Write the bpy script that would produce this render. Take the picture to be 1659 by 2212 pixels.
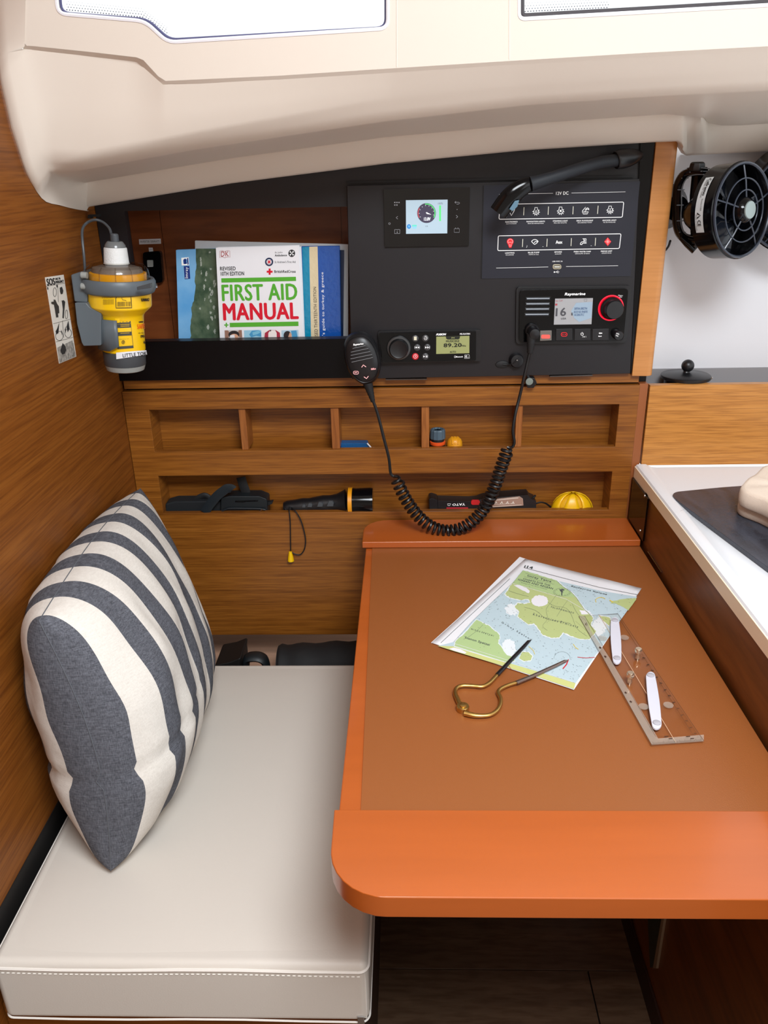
import bpy, bmesh, math, random
from mathutils import Vector, Matrix
from mathutils.geometry import tessellate_polygon
random.seed(7)
for o in list(bpy.data.objects): bpy.data.objects.remove(o)
scn = bpy.context.scene
COL = scn.collection
# ------------------------------------------------------------------ camera
FPX = 1735.0                      # focal length in pixels of the 1659 x 2212 frame
ZO = 1.265                        # camera height above the cabin floor; scene is authored with the camera at z = 0
RC = (Matrix.Rotation(0.03266, 3, 'Z') @ Matrix.Rotation(-0.4042, 3, 'X') @ Matrix.Rotation(0.02127, 3, 'Y'))
CP = Vector((0, -1.2897, 0))
cam_d = bpy.data.cameras.new('camera'); cam = bpy.data.objects.new('camera', cam_d); COL.objects.link(cam)
cam_d.sensor_fit = 'HORIZONTAL'; cam_d.sensor_width = 36.0; cam_d.lens = 36.0 * FPX / 1659.0
cam_d.clip_start = 0.01
m = RC @ Matrix(((1, 0, 0), (0, 0, -1), (0, 1, 0)))
cam.matrix_world = Matrix.Translation(CP + Vector((0, 0, ZO))) @ m.to_4x4()
scn.camera = cam
# ------------------------------------------------------------------ world and light
w = bpy.data.worlds.new('daylight'); scn.world = w; w.use_nodes = True
bg = w.node_tree.nodes['Background']; bg.inputs[0].default_value = (0.93, 0.97, 1.0, 1); bg.inputs[1].default_value = 1.3
def area(name, loc, target, sx, sy, power, col=(1, 1, 1)):
    l = bpy.data.lights.new(name, 'AREA'); l.shape = 'RECTANGLE'; l.size = sx; l.size_y = sy; l.energy = power; l.color = col
    o = bpy.data.objects.new(name, l); COL.objects.link(o)
    o.location = loc; o.rotation_euler = (Vector(target) - Vector(loc)).to_track_quat('-Z', 'Y').to_euler()
    return o
LIGHTS = [area('hatch_daylight', (0.25, -1.38, 0.70), (0.15, -1.20, -0.6), 0.6, 0.6, 34.0, (0.90, 0.955, 1.0)),
          area('companionway_daylight', (1.35, -2.0, 0.45), (0.0, -0.2, -0.4), 0.7, 0.9, 4.0, (0.90, 0.955, 1.0))]
scn.view_settings.view_transform = 'Standard'; scn.view_settings.look = 'None'
scn.view_settings.gamma = 1.0; scn.view_settings.use_curve_mapping = False
scn.view_settings.exposure = 0.08

# ------------------------------------------------------------------ helpers
def ray(x, y): return RC @ Vector(((x - 829.5) / FPX, 1.0, -(y - 1106) / FPX))
def W(x, y, Y=0.0):
    v = ray(x, y); return CP + v * ((Y - CP.y) / v.y)
def H(x, y, Z):
    v = ray(x, y); return CP + v * (Z / v.z)
def S(x, y, X):
    v = ray(x, y); return CP + v * (X / v.x)
def WP(Y): return lambda x, y: W(x, y, Y)
def HP(Z): return lambda x, y: H(x, y, Z)
def SP(X): return lambda x, y: S(x, y, X)
def mpp(x, y, Y=0.0): return (W(x + 1, y, Y) - W(x, y, Y)).length
def lin(c):
    c = [v / 255.0 for v in c]
    return tuple([(v / 12.92 if v <= .04045 else ((v + .055) / 1.055) ** 2.4) for v in c] + [1.0])
MATS = {}
def mat(name, col, rough=.5, metal=0.0, spec=.5, coat=0.0, emit=None, es=1.0, bump=None, var=None, alpha=None, trans=None):
    if name in MATS: return MATS[name]
    M = bpy.data.materials.new(name); M.use_nodes = True; MATS[name] = M
    nt = M.node_tree; b = nt.nodes['Principled BSDF']
    b.inputs['Base Color'].default_value = lin(col); b.inputs['Roughness'].default_value = rough
    b.inputs['Metallic'].default_value = metal; b.inputs['Specular IOR Level'].default_value = spec
    b.inputs['Coat Weight'].default_value = coat; b.inputs['Coat Roughness'].default_value = .12
    if emit: b.inputs['Emission Color'].default_value = lin(emit); b.inputs['Emission Strength'].default_value = es
    if trans: b.inputs['Transmission Weight'].default_value = trans
    if alpha is not None: b.inputs['Alpha'].default_value = alpha
    tc = nt.nodes.new('ShaderNodeTexCoord')
    if var:                                   # (scale xyz, amount): soft tone variation of the colour
        mp = nt.nodes.new('ShaderNodeMapping'); mp.inputs['Scale'].default_value = var[0]
        n = nt.nodes.new('ShaderNodeTexNoise'); n.inputs['Detail'].default_value = 5; n.inputs['Scale'].default_value = 1
        r = nt.nodes.new('ShaderNodeMix'); r.data_type = 'RGBA'
        c2 = var[2] if len(var) > 2 else [v * (1 - var[1]) for v in col]
        r.inputs[6].default_value = lin(col); r.inputs[7].default_value = lin(c2)
        cr = nt.nodes.new('ShaderNodeValToRGB'); cr.color_ramp.elements[0].position = .35; cr.color_ramp.elements[1].position = .65
        nt.links.new(tc.outputs['Object'], mp.inputs[0]); nt.links.new(mp.outputs[0], n.inputs['Vector'])
        nt.links.new(n.outputs['Fac'], cr.inputs[0]); nt.links.new(cr.outputs[0], r.inputs[0]); nt.links.new(r.outputs[2], b.inputs['Base Color'])
    if bump:                                  # (scale, strength)
        n = nt.nodes.new('ShaderNodeTexNoise'); n.inputs['Scale'].default_value = bump[0]; n.inputs['Detail'].default_value = 4
        bu = nt.nodes.new('ShaderNodeBump'); bu.inputs['Strength'].default_value = bump[1]; bu.inputs['Distance'].default_value = .002
        nt.links.new(tc.outputs['Object'], n.inputs['Vector']); nt.links.new(n.outputs['Fac'], bu.inputs['Height']); nt.links.new(bu.outputs[0], b.inputs['Normal'])
    return M
def wood(name, cols, sc=(1.8, 1.8, 130), rough=.38, seed=0.0, fine=3.5, coat=.15, spec=.4, k=.8):
    if name in MATS: return MATS[name]
    M = bpy.data.materials.new(name); M.use_nodes = True; MATS[name] = M
    nt = M.node_tree; N = nt.nodes; L = nt.links; b = N['Principled BSDF']
    tc = N.new('ShaderNodeTexCoord')
    mp = N.new('ShaderNodeMapping'); mp.inputs['Scale'].default_value = sc; mp.inputs['Location'].default_value = (seed, seed * 1.7, seed * .3)
    n = N.new('ShaderNodeTexNoise'); n.inputs['Scale'].default_value = 1; n.inputs['Detail'].default_value = 7; n.inputs['Roughness'].default_value = .62; n.inputs['Distortion'].default_value = .12
    cr = N.new('ShaderNodeValToRGB'); e = cr.color_ramp.elements
    e[0].position = .28; e[0].color = lin(cols[0]); e[1].position = .74; e[1].color = lin(cols[2])
    e5 = e.new(.5); e5.color = lin(cols[1])
    mp2 = N.new('ShaderNodeMapping'); mp2.inputs['Scale'].default_value = tuple(s * fine if s == max(sc) else s * 9 for s in sc)
    n2 = N.new('ShaderNodeTexNoise'); n2.inputs['Scale'].default_value = 1; n2.inputs['Detail'].default_value = 4
    cr2 = N.new('ShaderNodeValToRGB'); cr2.color_ramp.elements[0].position = .38; cr2.color_ramp.elements[0].color = (.66, .6, .55, 1); cr2.color_ramp.elements[1].position = .56; cr2.color_ramp.elements[1].color = (1, 1, 1, 1)
    mx = N.new('ShaderNodeMix'); mx.data_type = 'RGBA'; mx.blend_type = 'MULTIPLY'; mx.inputs[0].default_value = k
    L.new(tc.outputs['Object'], mp.inputs[0]); L.new(mp.outputs[0], n.inputs['Vector']); L.new(n.outputs['Fac'], cr.inputs[0])
    L.new(tc.outputs['Object'], mp2.inputs[0]); L.new(mp2.outputs[0], n2.inputs['Vector']); L.new(n2.outputs['Fac'], cr2.inputs[0])
    L.new(cr.outputs[0], mx.inputs[6]); L.new(cr2.outputs[0], mx.inputs[7]); L.new(mx.outputs[2], b.inputs['Base Color'])
    bu = N.new('ShaderNodeBump'); bu.inputs['Strength'].default_value = .08; bu.inputs['Distance'].default_value = .001
    L.new(n2.outputs['Fac'], bu.inputs['Height']); L.new(bu.outputs[0], b.inputs['Normal'])
    b.inputs['Roughness'].default_value = rough; b.inputs['Coat Weight'].default_value = coat; b.inputs['Coat Roughness'].default_value = .3
    b.inputs['Specular IOR Level'].default_value = spec
    return M

def thing(name, label, cat, loc, group=None, kind=None):
    o = bpy.data.objects.new(name, None); COL.objects.link(o); o.location = loc; o.empty_display_size = .02
    o['label'] = label; o['category'] = cat
    if group: o['group'] = group
    if kind: o['kind'] = kind
    return o
def tag(o, label, cat, group=None, kind=None):
    o['label'] = label; o['category'] = cat
    if group: o['group'] = group
    if kind: o['kind'] = kind
    return o
def origin(p):
    v = Vector((0, 0, 0))
    while p is not None: v = v + p.location; p = p.parent
    return v
class MB:
    """collects geometry in scene coordinates, builds ONE mesh object"""
    def __init__(s): s.v = []; s.f = []; s.m = []; s.uv = None; s.mi = 0
    def add(s, vs, fs):
        n = len(s.v); s.v += [Vector(v) for v in vs]
        for f in fs: s.f.append([i + n for i in f]); s.m.append(s.mi)
        return s
    def box(s, a, b):
        x0, y0, z0 = [min(a[i], b[i]) for i in range(3)]; x1, y1, z1 = [max(a[i], b[i]) for i in range(3)]
        return s.add([(x0, y0, z0), (x1, y0, z0), (x1, y1, z0), (x0, y1, z0), (x0, y0, z1), (x1, y0, z1), (x1, y1, z1), (x0, y1, z1)],
                     [(0, 3, 2, 1), (4, 5, 6, 7), (0, 1, 5, 4), (1, 2, 6, 5), (2, 3, 7, 6), (3, 0, 4, 7)])
    def prism(s, pts, d, holes=(), taper=1.0):
        """solid: polygon pts (3d) with holes, swept along d"""
        d = Vector(d); loops = [[Vector(p) for p in pts]] + [[Vector(p) for p in h] for h in holes]
        flat = [p for l in loops for p in l]; n = len(flat)
        nv = Vector((0, 0, 0)); l0 = loops[0]
        for i in range(len(l0)): nv += (l0[i] - l0[0]).cross(l0[(i + 1) % len(l0)] - l0[0])
        c = sum(l0, Vector()) / len(l0)
        tris = tessellate_polygon([[tuple(q) for q in l] for l in loops])
        fs = []
        for t in tris:
            a, b_, cc = [flat[i] for i in t]
            if (b_ - a).cross(cc - a).dot(d) > 0: t = (t[0], t[2], t[1])
            fs.append(tuple(t))
        back = [tuple(reversed([i + n for i in f])) for f in fs]
        k = 0; side = []
        for l in loops:
            m_ = len(l)
            for i in range(m_): side.append((k + i, k + (i + 1) % m_, k + n + (i + 1) % m_, k + n + i))
            k += m_
        return s.add(flat + [c + (p - c) * taper + d for p in flat], fs + back + side)
    def flat(s, pts, holes=()):
        loops = [[Vector(p) for p in pts]] + [[Vector(p) for p in h] for h in holes]
        fl = [p for l in loops for p in l]
        return s.add(fl, [tuple(t) for t in tessellate_polygon([[tuple(q) for q in l] for l in loops])])
    def lathe(s, prof, c, ax=(0, 0, 1), n=28, sx=1.0, sy=1.0):
        ax = Vector(ax).normalized(); u = ax.orthogonal().normalized()
        if abs(ax.z) < .9: u = Vector((0, 0, 1)).cross(ax).normalized()
        else: u = Vector((1, 0, 0)); u = (u - ax * u.dot(ax)).normalized()
        w_ = ax.cross(u); c = Vector(c); vs = []; fs = []
        for r, h in prof:
            r = max(r, 1e-5)
            for i in range(n):
                a = 2 * math.pi * i / n; vs.append(c + ax * h + u * (r * sx * math.cos(a)) + w_ * (r * sy * math.sin(a)))
        for j in range(len(prof) - 1):
            for i in range(n):
                k = (i + 1) % n; fs.append((j * n + i, j * n + k, (j + 1) * n + k, (j + 1) * n + i))
        fs.append(tuple(reversed(range(n)))); fs.append(tuple((len(prof) - 1) * n + i for i in range(n)))
        return s.add(vs, fs)
    def tube(s, pts, r, n=8, closed=False, flatn=None, fr=1.0):
        pts = [Vector(p) for p in pts]; m_ = len(pts)
        R = r if isinstance(r, (list, tuple)) else [r] * m_
        tg = []
        for i in range(m_):
            a = pts[(i - 1) % m_] if (closed or i > 0) else pts[i]; b_ = pts[(i + 1) % m_] if (closed or i < m_ - 1) else pts[i]
            tg.append((b_ - a).normalized())
        u = tg[0].orthogonal().normalized() if flatn is None else Vector(flatn)
        vs = []; fs = []
        for i in range(m_):
            if flatn is not None: u = Vector(flatn)
            u = (u - tg[i] * u.dot(tg[i])); u = u.normalized() if u.length > 1e-6 else tg[i].orthogonal().normalized()
            w_ = tg[i].cross(u)
            for k in range(n):
                a = 2 * math.pi * k / n; vs.append(pts[i] + u * (R[i] * fr * math.cos(a)) + w_ * (R[i] * math.sin(a)))
        for i in range(m_ if closed else m_ - 1):
            j = (i + 1) % m_
            for k in range(n):
                q = (k + 1) % n; fs.append((i * n + k, i * n + q, j * n + q, j * n + k))
        if not closed: fs.append(tuple(reversed(range(n)))); fs.append(tuple((m_ - 1) * n + k for k in range(n)))
        return s.add(vs, fs)
    def grid(s, rows, closed=False):
        nr = len(rows); nc = len(rows[0]); vs = [p for r in rows for p in r]; fs = []
        for i in range(nr - 1):
            for j in range(nc if closed else nc - 1):
                k = (j + 1) % nc; fs.append((i * nc + j, i * nc + k, (i + 1) * nc + k, (i + 1) * nc + j))
        return s.add(vs, fs)
    def build(s, name, m, parent=None, bevel=0, seg=2, smooth=True, ang=40, sub=0, solid=0):
        me = bpy.data.meshes.new(name); o0 = origin(parent)
        me.from_pydata([v - o0 for v in s.v], [], s.f); me.update()
        ms = m if isinstance(m, (list, tuple)) else [m]
        for q in ms: me.materials.append(q)
        if len(ms) > 1: me.polygons.foreach_set('material_index', s.m)
        b_ = bmesh.new(); b_.from_mesh(me); bmesh.ops.remove_doubles(b_, verts=b_.verts, dist=1e-6)
        if not getattr(s, 'openm', False): bmesh.ops.recalc_face_normals(b_, faces=b_.faces)
        b_.to_mesh(me); b_.free()
        if smooth:
            me.polygons.foreach_set('use_smooth', [True] * len(me.polygons)); me.set_sharp_from_angle(angle=math.radians(ang))
        o = bpy.data.objects.new(name, me); COL.objects.link(o); o.parent = parent
        if solid:
            q = o.modifiers.new('solid', 'SOLIDIFY'); q.thickness = solid; q.offset = 0
        if bevel:
            q = o.modifiers.new('bevel', 'BEVEL'); q.width = bevel; q.segments = seg; q.limit_method = 'ANGLE'; q.angle_limit = math.radians(35); q.harden_normals = True
        if sub:
            q = o.modifiers.new('sub', 'SUBSURF'); q.levels = sub; q.render_levels = sub
        return o
# --- px-space outlines
def rr(x0, y0, x1, y1, r, n=5):
    out = []
    for cx, cy, a0 in ((x1 - r, y0 + r, -90), (x1 - r, y1 - r, 0), (x0 + r, y1 - r, 90), (x0 + r, y0 + r, 180)):
        for i in range(n + 1):
            a = math.radians(a0 + 90 * i / n); out.append((cx + r * math.cos(a), cy + r * math.sin(a)))
    return out
def rq(q, r, n=5):
    """rounded quadrilateral (TL,TR,BR,BL) in px"""
    out = []
    q = [Vector(p) for p in q]
    for i in range(4):
        p = q[i]; a = (q[i - 1] - p).normalized(); b_ = (q[(i + 1) % 4] - p).normalized()
        p0 = p + a * r; p1 = p + b_ * r
        for k in range(n + 1):
            t = k / n; out.append(tuple((1 - t) ** 2 * p0 + 2 * t * (1 - t) * p + t * t * p1))
    return out
def circ(cx, cy, rx, ry=None, n=24, a0=0, a1=360):
    ry = rx if ry is None else ry
    full = abs(a1 - a0) >= 360
    return [(cx + rx * math.cos(math.radians(a0 + (a1 - a0) * i / (n if full else n - 1))), cy + ry * math.sin(math.radians(a0 + (a1 - a0) * i / (n if full else n - 1)))) for i in range(n)]
def mp_(pl, pts): return [pl(*p) for p in pts]
def stroke(mb, pl, pts, wpx, closed=False):
    P_ = [Vector(p) for p in pts]; n = len(P_); L_ = []; R_ = []
    for i in range(n):
        a = P_[(i - 1) % n] if (closed or i > 0) else P_[i]; b_ = P_[(i + 1) % n] if (closed or i < n - 1) else P_[i]
        d = (b_ - a); d = d.normalized() if d.length > 0 else Vector((1, 0)); nn = Vector((-d.y, d.x)) * (wpx / 2)
        L_.append(pl(*(P_[i] + nn))); R_.append(pl(*(P_[i] - nn)))
    k = len(L_); vs = L_ + R_; fs = [(i, (i + 1) % k, k + (i + 1) % k, k + i) for i in range(k if closed else k - 1)]
    mb.add(vs, fs); return mb
_tc = {}
def textmesh(s, shear=0.0, off=0.0):
    off = round(off, 3)
    if (s, shear, off) in _tc: return _tc[(s, shear, off)]
    c = bpy.data.curves.new('t', 'FONT'); c.body = s; c.size = 1; c.shear = shear; c.resolution_u = 3; c.offset = off; c.space_character = 1.06
    o = bpy.data.objects.new('t', c); COL.objects.link(o); bpy.context.view_layer.update()
    dg = bpy.context.evaluated_depsgraph_get(); me = bpy.data.meshes.new_from_object(o.evaluated_get(dg))
    vs = [(v.co.x, v.co.y) for v in me.vertices]; fs = [tuple(p.vertices) for p in me.polygons]
    bpy.data.objects.remove(o); bpy.data.curves.remove(c); bpy.data.meshes.remove(me)
    x0 = min(v[0] for v in vs); x1 = max(v[0] for v in vs); y0 = min(v[1] for v in vs); y1 = max(v[1] for v in vs)
    r = ([((x - x0) / (x1 - x0), (y - y0) / max(y1 - y0, 1e-6)) for x, y in vs], fs); _tc[(s, shear, off)] = r; return r
def text(mb, s, pl, q, shear=0.0, bold=0):
    """lettering stretched over px quad TL,TR,BR,BL"""
    q = [Vector(p) for p in q]
    if len(q) == 2: a, b_ = q; q = [a, Vector((b_.x, a.y)), b_, Vector((a.x, b_.y))]
    vs, fs = textmesh(s, shear)
    offs = [(0, 0)] if not bold else [(-bold, 0), (bold, 0), (0, -bold * .6), (0, bold * .6)]
    def mpf(u, v):
        t = q[0] * (1 - u) + q[1] * u; b_ = q[3] * (1 - u) + q[2] * u
        p = b_ * (1 - v) + t * v; return p
    for i_, (dx, dy) in enumerate(offs):         # each repeat of the strokes lies a hair above the last
        ps = [pl(*(mpf(u, v) + Vector((dx, dy)))) for u, v in vs]
        if i_: up_ = (CP - ps[0]).normalized() * (.00005 * i_); ps = [p + up_ for p in ps]
        mb.add(ps, fs)
    return mb
def cr_(pts, n=8, closed=False):
    """Catmull-Rom through points"""
    P_ = [Vector(p) for p in pts]; out = []; m_ = len(P_)
    for i in range(m_ if closed else m_ - 1):
        if closed: p0, p1, p2, p3 = P_[(i - 1) % m_], P_[i], P_[(i + 1) % m_], P_[(i + 2) % m_]
        else: p0 = P_[max(i - 1, 0)]; p1 = P_[i]; p2 = P_[i + 1]; p3 = P_[min(i + 2, m_ - 1)]
        for k in range(n):
            t = k / n
            out.append(.5 * ((2 * p1) + (p2 - p0) * t + (2 * p0 - 5 * p1 + 4 * p2 - p3) * t * t + (3 * p1 - p0 - 3 * p2 + p3) * t ** 3))
    if not closed: out.append(P_[-1])
    return out
def jag(pts, amp, n=6):
    """px polygon with a ragged coastline"""
    out = []; m_ = len(pts)
    for i in range(m_):
        a = Vector(pts[i]); b_ = Vector(pts[(i + 1) % m_]); d = (b_ - a); nn = Vector((-d.y, d.x)).normalized()
        for k in range(n):
            p = a + d * (k / n) + (nn * random.uniform(-amp, amp) if k else nn * 0); out.append(tuple(p))
    return out

# ------------------------------------------------------------------ materials
teak = wood('teak_veneer', ((116, 66, 18), (144, 87, 28), (164, 103, 38)))
teak_d = wood('teak_veneer_wall', ((114, 62, 16), (130, 74, 22), (144, 86, 30)), sc=(1.2, 1.2, 100), seed=3.1, rough=.5, coat=0, spec=.3)
teak_l = wood('teak_veneer_light', ((180, 118, 52), (194, 131, 60), (204, 142, 72)), sc=(1.8, 1.8, 120), seed=5.3)
post_w = wood('post_veneer', ((190, 126, 66), (197, 133, 72), (204, 140, 80)), sc=(1.5, 1.5, 30), seed=6.3, fine=7, k=.22)
teak_v = wood('teak_veneer_vertical', ((128, 70, 26), (150, 88, 38), (168, 104, 50)), sc=(60, 2, 2), seed=2.2)
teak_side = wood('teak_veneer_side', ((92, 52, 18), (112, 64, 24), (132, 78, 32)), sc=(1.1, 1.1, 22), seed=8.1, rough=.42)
teak_niche = wood('teak_veneer_niche', ((112, 58, 26), (134, 72, 34), (150, 84, 44)), sc=(1.2, 1.2, 20), seed=4.4)
floorw = wood('floor_laminate', ((88, 66, 50), (108, 84, 64), (126, 100, 78)), sc=(2, 30, 2), rough=.5, seed=1.5)
ledgew = mat('pale_bench_board', (190, 148, 122), .6, var=((3, 40, 3), .15))
cherry = mat('cherry_varnish', (180, 90, 34), .3, coat=.35, spec=.6, var=((2, 22, 22), .1, (170, 84, 30)))
leather = mat('table_leatherette', (146, 84, 40), .4, spec=.6, bump=(900, .12))
gel = mat('headliner_gelcoat', (230, 219, 206), .42, spec=.35)
white_wall = mat('white_laminate_wall', (216, 216, 220), .5)
corian = mat('white_counter', (232, 234, 238), .3)
corian_e = mat('cream_counter_edge', (252, 238, 212), .35)
blk = mat('black_console', (30, 28, 31), .4, spec=.4, bump=(1400, .04))
blk_g = mat('black_gloss', (8, 8, 10), .12, spec=.28)
blk_s = mat('black_satin_plastic', (20, 20, 23), .38)
blk_m = mat('black_matte', (16, 16, 18), .65)
blk_r = mat('black_rack_front', (9, 8, 10), .3, spec=.2)
navy_p = mat('switch_panel_film', (40, 41, 50), .4, spec=.3)
lineW = mat('white_print', (232, 232, 232), .5, emit=(225, 225, 225), es=.25)
lineG = mat('grey_print', (150, 152, 158), .5)
red_lit = mat('red_lit', (200, 16, 26), .4, emit=(230, 18, 30), es=.8)
red_p = mat('red_print', (206, 24, 40), .5)
grey_pl = mat('grey_plastic', (92, 100, 106), .42)
grey_dk = mat('dark_grey_plastic', (70, 74, 78), .4)
grey_lt = mat('light_grey_plastic', (150, 152, 148), .4)
yellow = mat('yellow_plastic', (246, 196, 10), .35, coat=.2)
orange_y = mat('amber_reflector', (244, 170, 20), .35)
steel = mat('steel', (190, 190, 190), .25, metal=1)
steel_d = mat('dark_steel', (96, 92, 90), .3, metal=1)
brass = mat('brass', (206, 166, 96), .34, metal=1)
paper = mat('paper_white', (232, 232, 236), .6)
ink = mat('black_ink', (26, 26, 28), .6)
cush_m = mat('cream_vinyl', (210, 202, 192), .42, spec=.4, bump=(500, .05))
clear = bpy.data.materials.new('clear_acrylic'); clear.use_nodes = True
_nt = clear.node_tree; _nt.nodes.clear()
_o = _nt.nodes.new('ShaderNodeOutputMaterial'); _mx = _nt.nodes.new('ShaderNodeMixShader'); _t = _nt.nodes.new('ShaderNodeBsdfTransparent'); _g = _nt.nodes.new('ShaderNodeBsdfGlossy')
_t.inputs[0].default_value = (.985, .98, .97, 1); _g.inputs['Roughness'].default_value = .08; _fr = _nt.nodes.new('ShaderNodeFresnel'); _fr.inputs[0].default_value = 1.45
_ge = _nt.nodes.new('ShaderNodeNewGeometry'); _iv = _nt.nodes.new('ShaderNodeMath'); _iv.operation = 'SUBTRACT'; _iv.inputs[0].default_value = 1.0; _mu = _nt.nodes.new('ShaderNodeMath'); _mu.operation = 'MULTIPLY'
_nt.links.new(_ge.outputs['Backfacing'], _iv.inputs[1]); _nt.links.new(_iv.outputs[0], _mu.inputs[0]); _nt.links.new(_fr.outputs[0], _mu.inputs[1]); _nt.links.new(_mu.outputs[0], _mx.inputs[0]); _nt.links.new(_t.outputs[0], _mx.inputs[1]); _nt.links.new(_g.outputs[0], _mx.inputs[2]); _nt.links.new(_mx.outputs[0], _o.inputs[0])
def transp(name, col, rough=.08, ior=1.45):
    M = clear.copy(); M.name = name
    for n in M.node_tree.nodes:
        if n.type == 'BSDF_TRANSPARENT': n.inputs[0].default_value = col
        if n.type == 'BSDF_GLOSSY': n.inputs['Roughness'].default_value = rough
        if n.type == 'FRESNEL': n.inputs[0].default_value = ior
    return M
smoked = transp('smoked_acrylic', (.42, .36, .32, 1))
glass = transp('window_glass', (.97, .98, .98, 1), .02)
frost = mat('frosted_acrylic_edge', (206, 196, 182), .25, alpha=.26)

# ================================================================== SETTING
XL, XR = -.473, .385          # bulkhead face, galley side face
FL = -ZO
TZ = -.578                    # table leather
FZ = -.566                    # fiddle top
# floor with its boards
fl = thing('floor', 'dark wood laminate cabin floor under the chart table', 'floor', (0, 0, FL), kind='structure')
MB().box((-1.2, -2.6, FL - .04), (2.2, .45, FL - .006)).build('subfloor', blk_m, fl)
k = 0
for iy in range(20):
    y1 = .42 - iy * .15; xs = [-1.2, -.1 + .35 * ((iy * 7) % 5) / 5 + .4, 2.2]
    for a, b_ in zip(xs, xs[1:]):
        MB().box((a + .001, y1 - .1488, FL - .008), (b_ - .001, y1, FL)).build('plank', floorw, fl, bevel=.0008, seg=1)
# left bulkhead
wl = MB().prism([Vector((XL, y, z)) for y, z in ((-2.6, FL), (.35, FL), (.35, -.02), (-.05, -.01), (-.19, .04), (-.232, .10), (-.235, .19), (-.27, .75), (-2.6, .75))], (-.025, 0, 0)).build('wall_left', teak_d)
tag(wl, 'teak veneered bulkhead on the left, behind the striped pillow', 'wall', kind='structure')
# hull side behind the joinery
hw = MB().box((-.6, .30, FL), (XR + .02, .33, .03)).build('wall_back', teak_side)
tag(hw, 'dark hull side behind the chart table joinery', 'wall', kind='structure')
# galley back wall (white) beyond the post
YG = .085
gw = MB().box((XR + .004, YG, -.47), (2.2, YG + .02, .10)).build('wall_galley', white_wall)
tag(gw, 'white laminate wall behind the galley shelf and fans', 'wall', kind='structure')
# cabin sides that the picture does not show but the light does
far = MB().box((-1.2, -3.0, FL), (2.2, -2.98, .75)).build('wall_front', mat('cabin_far_side', (214, 204, 192), .6))
tag(far, 'opposite side of the cabin, wood and cream panels', 'wall', kind='structure')

# ---- headliner: lofted moulding. columns of (px, py, depth Y); first column hugs the bulkhead
hl = thing('ceiling', 'cream moulded headliner and coachroof side with two windows', 'headliner', (0, -.1, .1), kind='structure')
def edge(y, x): return ('S', x, y)
xs = [None, None, 150, 260, 430, 600, 830, 1100, 1300, 1420, 1472, 1530, 1659, 1820]
def ip(tab, x):
    if x <= tab[0][0]:
        (a, b_), (c, d) = tab[0], tab[1]; return b_ + (d - b_) * (x - a) / (c - a) if x < a - 1 else b_
    for (a, b_), (c, d) in zip(tab, tab[1:]):
        if x <= c: return b_ + (d - b_) * (x - a) / (c - a)
    (a, b_), (c, d) = tab[-2], tab[-1]; return d + (d - b_) * (x - c) / (c - a)
T4b = [(75, 100), (295, 124), (355, 174), (600, 164), (830, 149), (1100, 132), (1659, 100)]
T4a = [(75, 107), (295, 132), (352, 183), (600, 172), (830, 158), (1100, 140), (1659, 108)]
T3 = [(120, 352), (145, 345), (430, 285), (830, 212), (1140, 182), (1659, 150)]
T2 = [(142, 374), (430, 322), (830, 263), (1140, 227), (1400, 209), (1659, 195)]
T1 = [(187, 397), (500, 345), (830, 300), (1180, 268), (1440, 250), (1522, 258), (1528, 268), (1570, 276), (1659, 270)]
T0 = [(190, 447), (500, 396), (830, 354), (1130, 325), (1415, 307), (1470, 305), (1476, 322), (1484, 336), (1659, 327)]
YT0 = [(100, -.03), (1440, -.03), (1470, -.028), (1476, -.015), (1484, .05), (1659, .055)]
YT1 = [(100, -.045), (1440, -.045), (1520, -.045), (1530, .03), (1659, .04)]
# the moulding below the window panel, built as strips between rows
rows = []
def col_points(x):
    """3d points from bottom lip up to the window panel for a column at px x"""
    p0 = W(x, ip(T0, x), ip(YT0, x)); p1 = W(x, ip(T1, x), ip(YT1, x))
    p2 = W(x, ip(T2, x), -.19); p3 = W(x, ip(T3, x), -.215)
    p4a = W(x, ip(T4a, x), ip([(90, -.2444), (300, -.238), (400, -.236), (1659, -.236)], x))
    return [p0, p1, p2, p3, p4a]
cols = []
bx = [1476, 1484, 1500, 1515, 1522, 1526, 1530, 1560, 1600, 1659, 1720, 1850]
sx_ = [190, 210, 240, 270, 295, 310, 325, 342, 352, 358, 380, 430, 500, 600, 700, 830, 857, 900, 1000, 1100, 1130, 1180, 1250, 1300, 1360, 1415, 1440, 1455, 1465, 1472] + bx
def L4(pts):  # returns rounded set of points with extra rows next to the hard edges
    p0, p1, p2, p3, p4 = pts
    m_ = lambda a, b_, t: a + (b_ - a) * t
    back = p0 + Vector((0, .03, .004))
    return [back, p0 + Vector((0, .004, -.0)), m_(p0, p1, .08), m_(p0, p1, .5), m_(p0, p1, .85), m_(p1, p2, .0) + Vector((0, .002, .002)), m_(p1, p2, .1), m_(p1, p2, .6), m_(p1, p2, .97), m_(p2, p3, .04), m_(p2, p3, .5), m_(p2, p3, .9), m_(p3, p4, .06), m_(p3, p4, .5), m_(p3, p4, .97), p4]
body = [L4(col_points(x)) for x in sx_]
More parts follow.
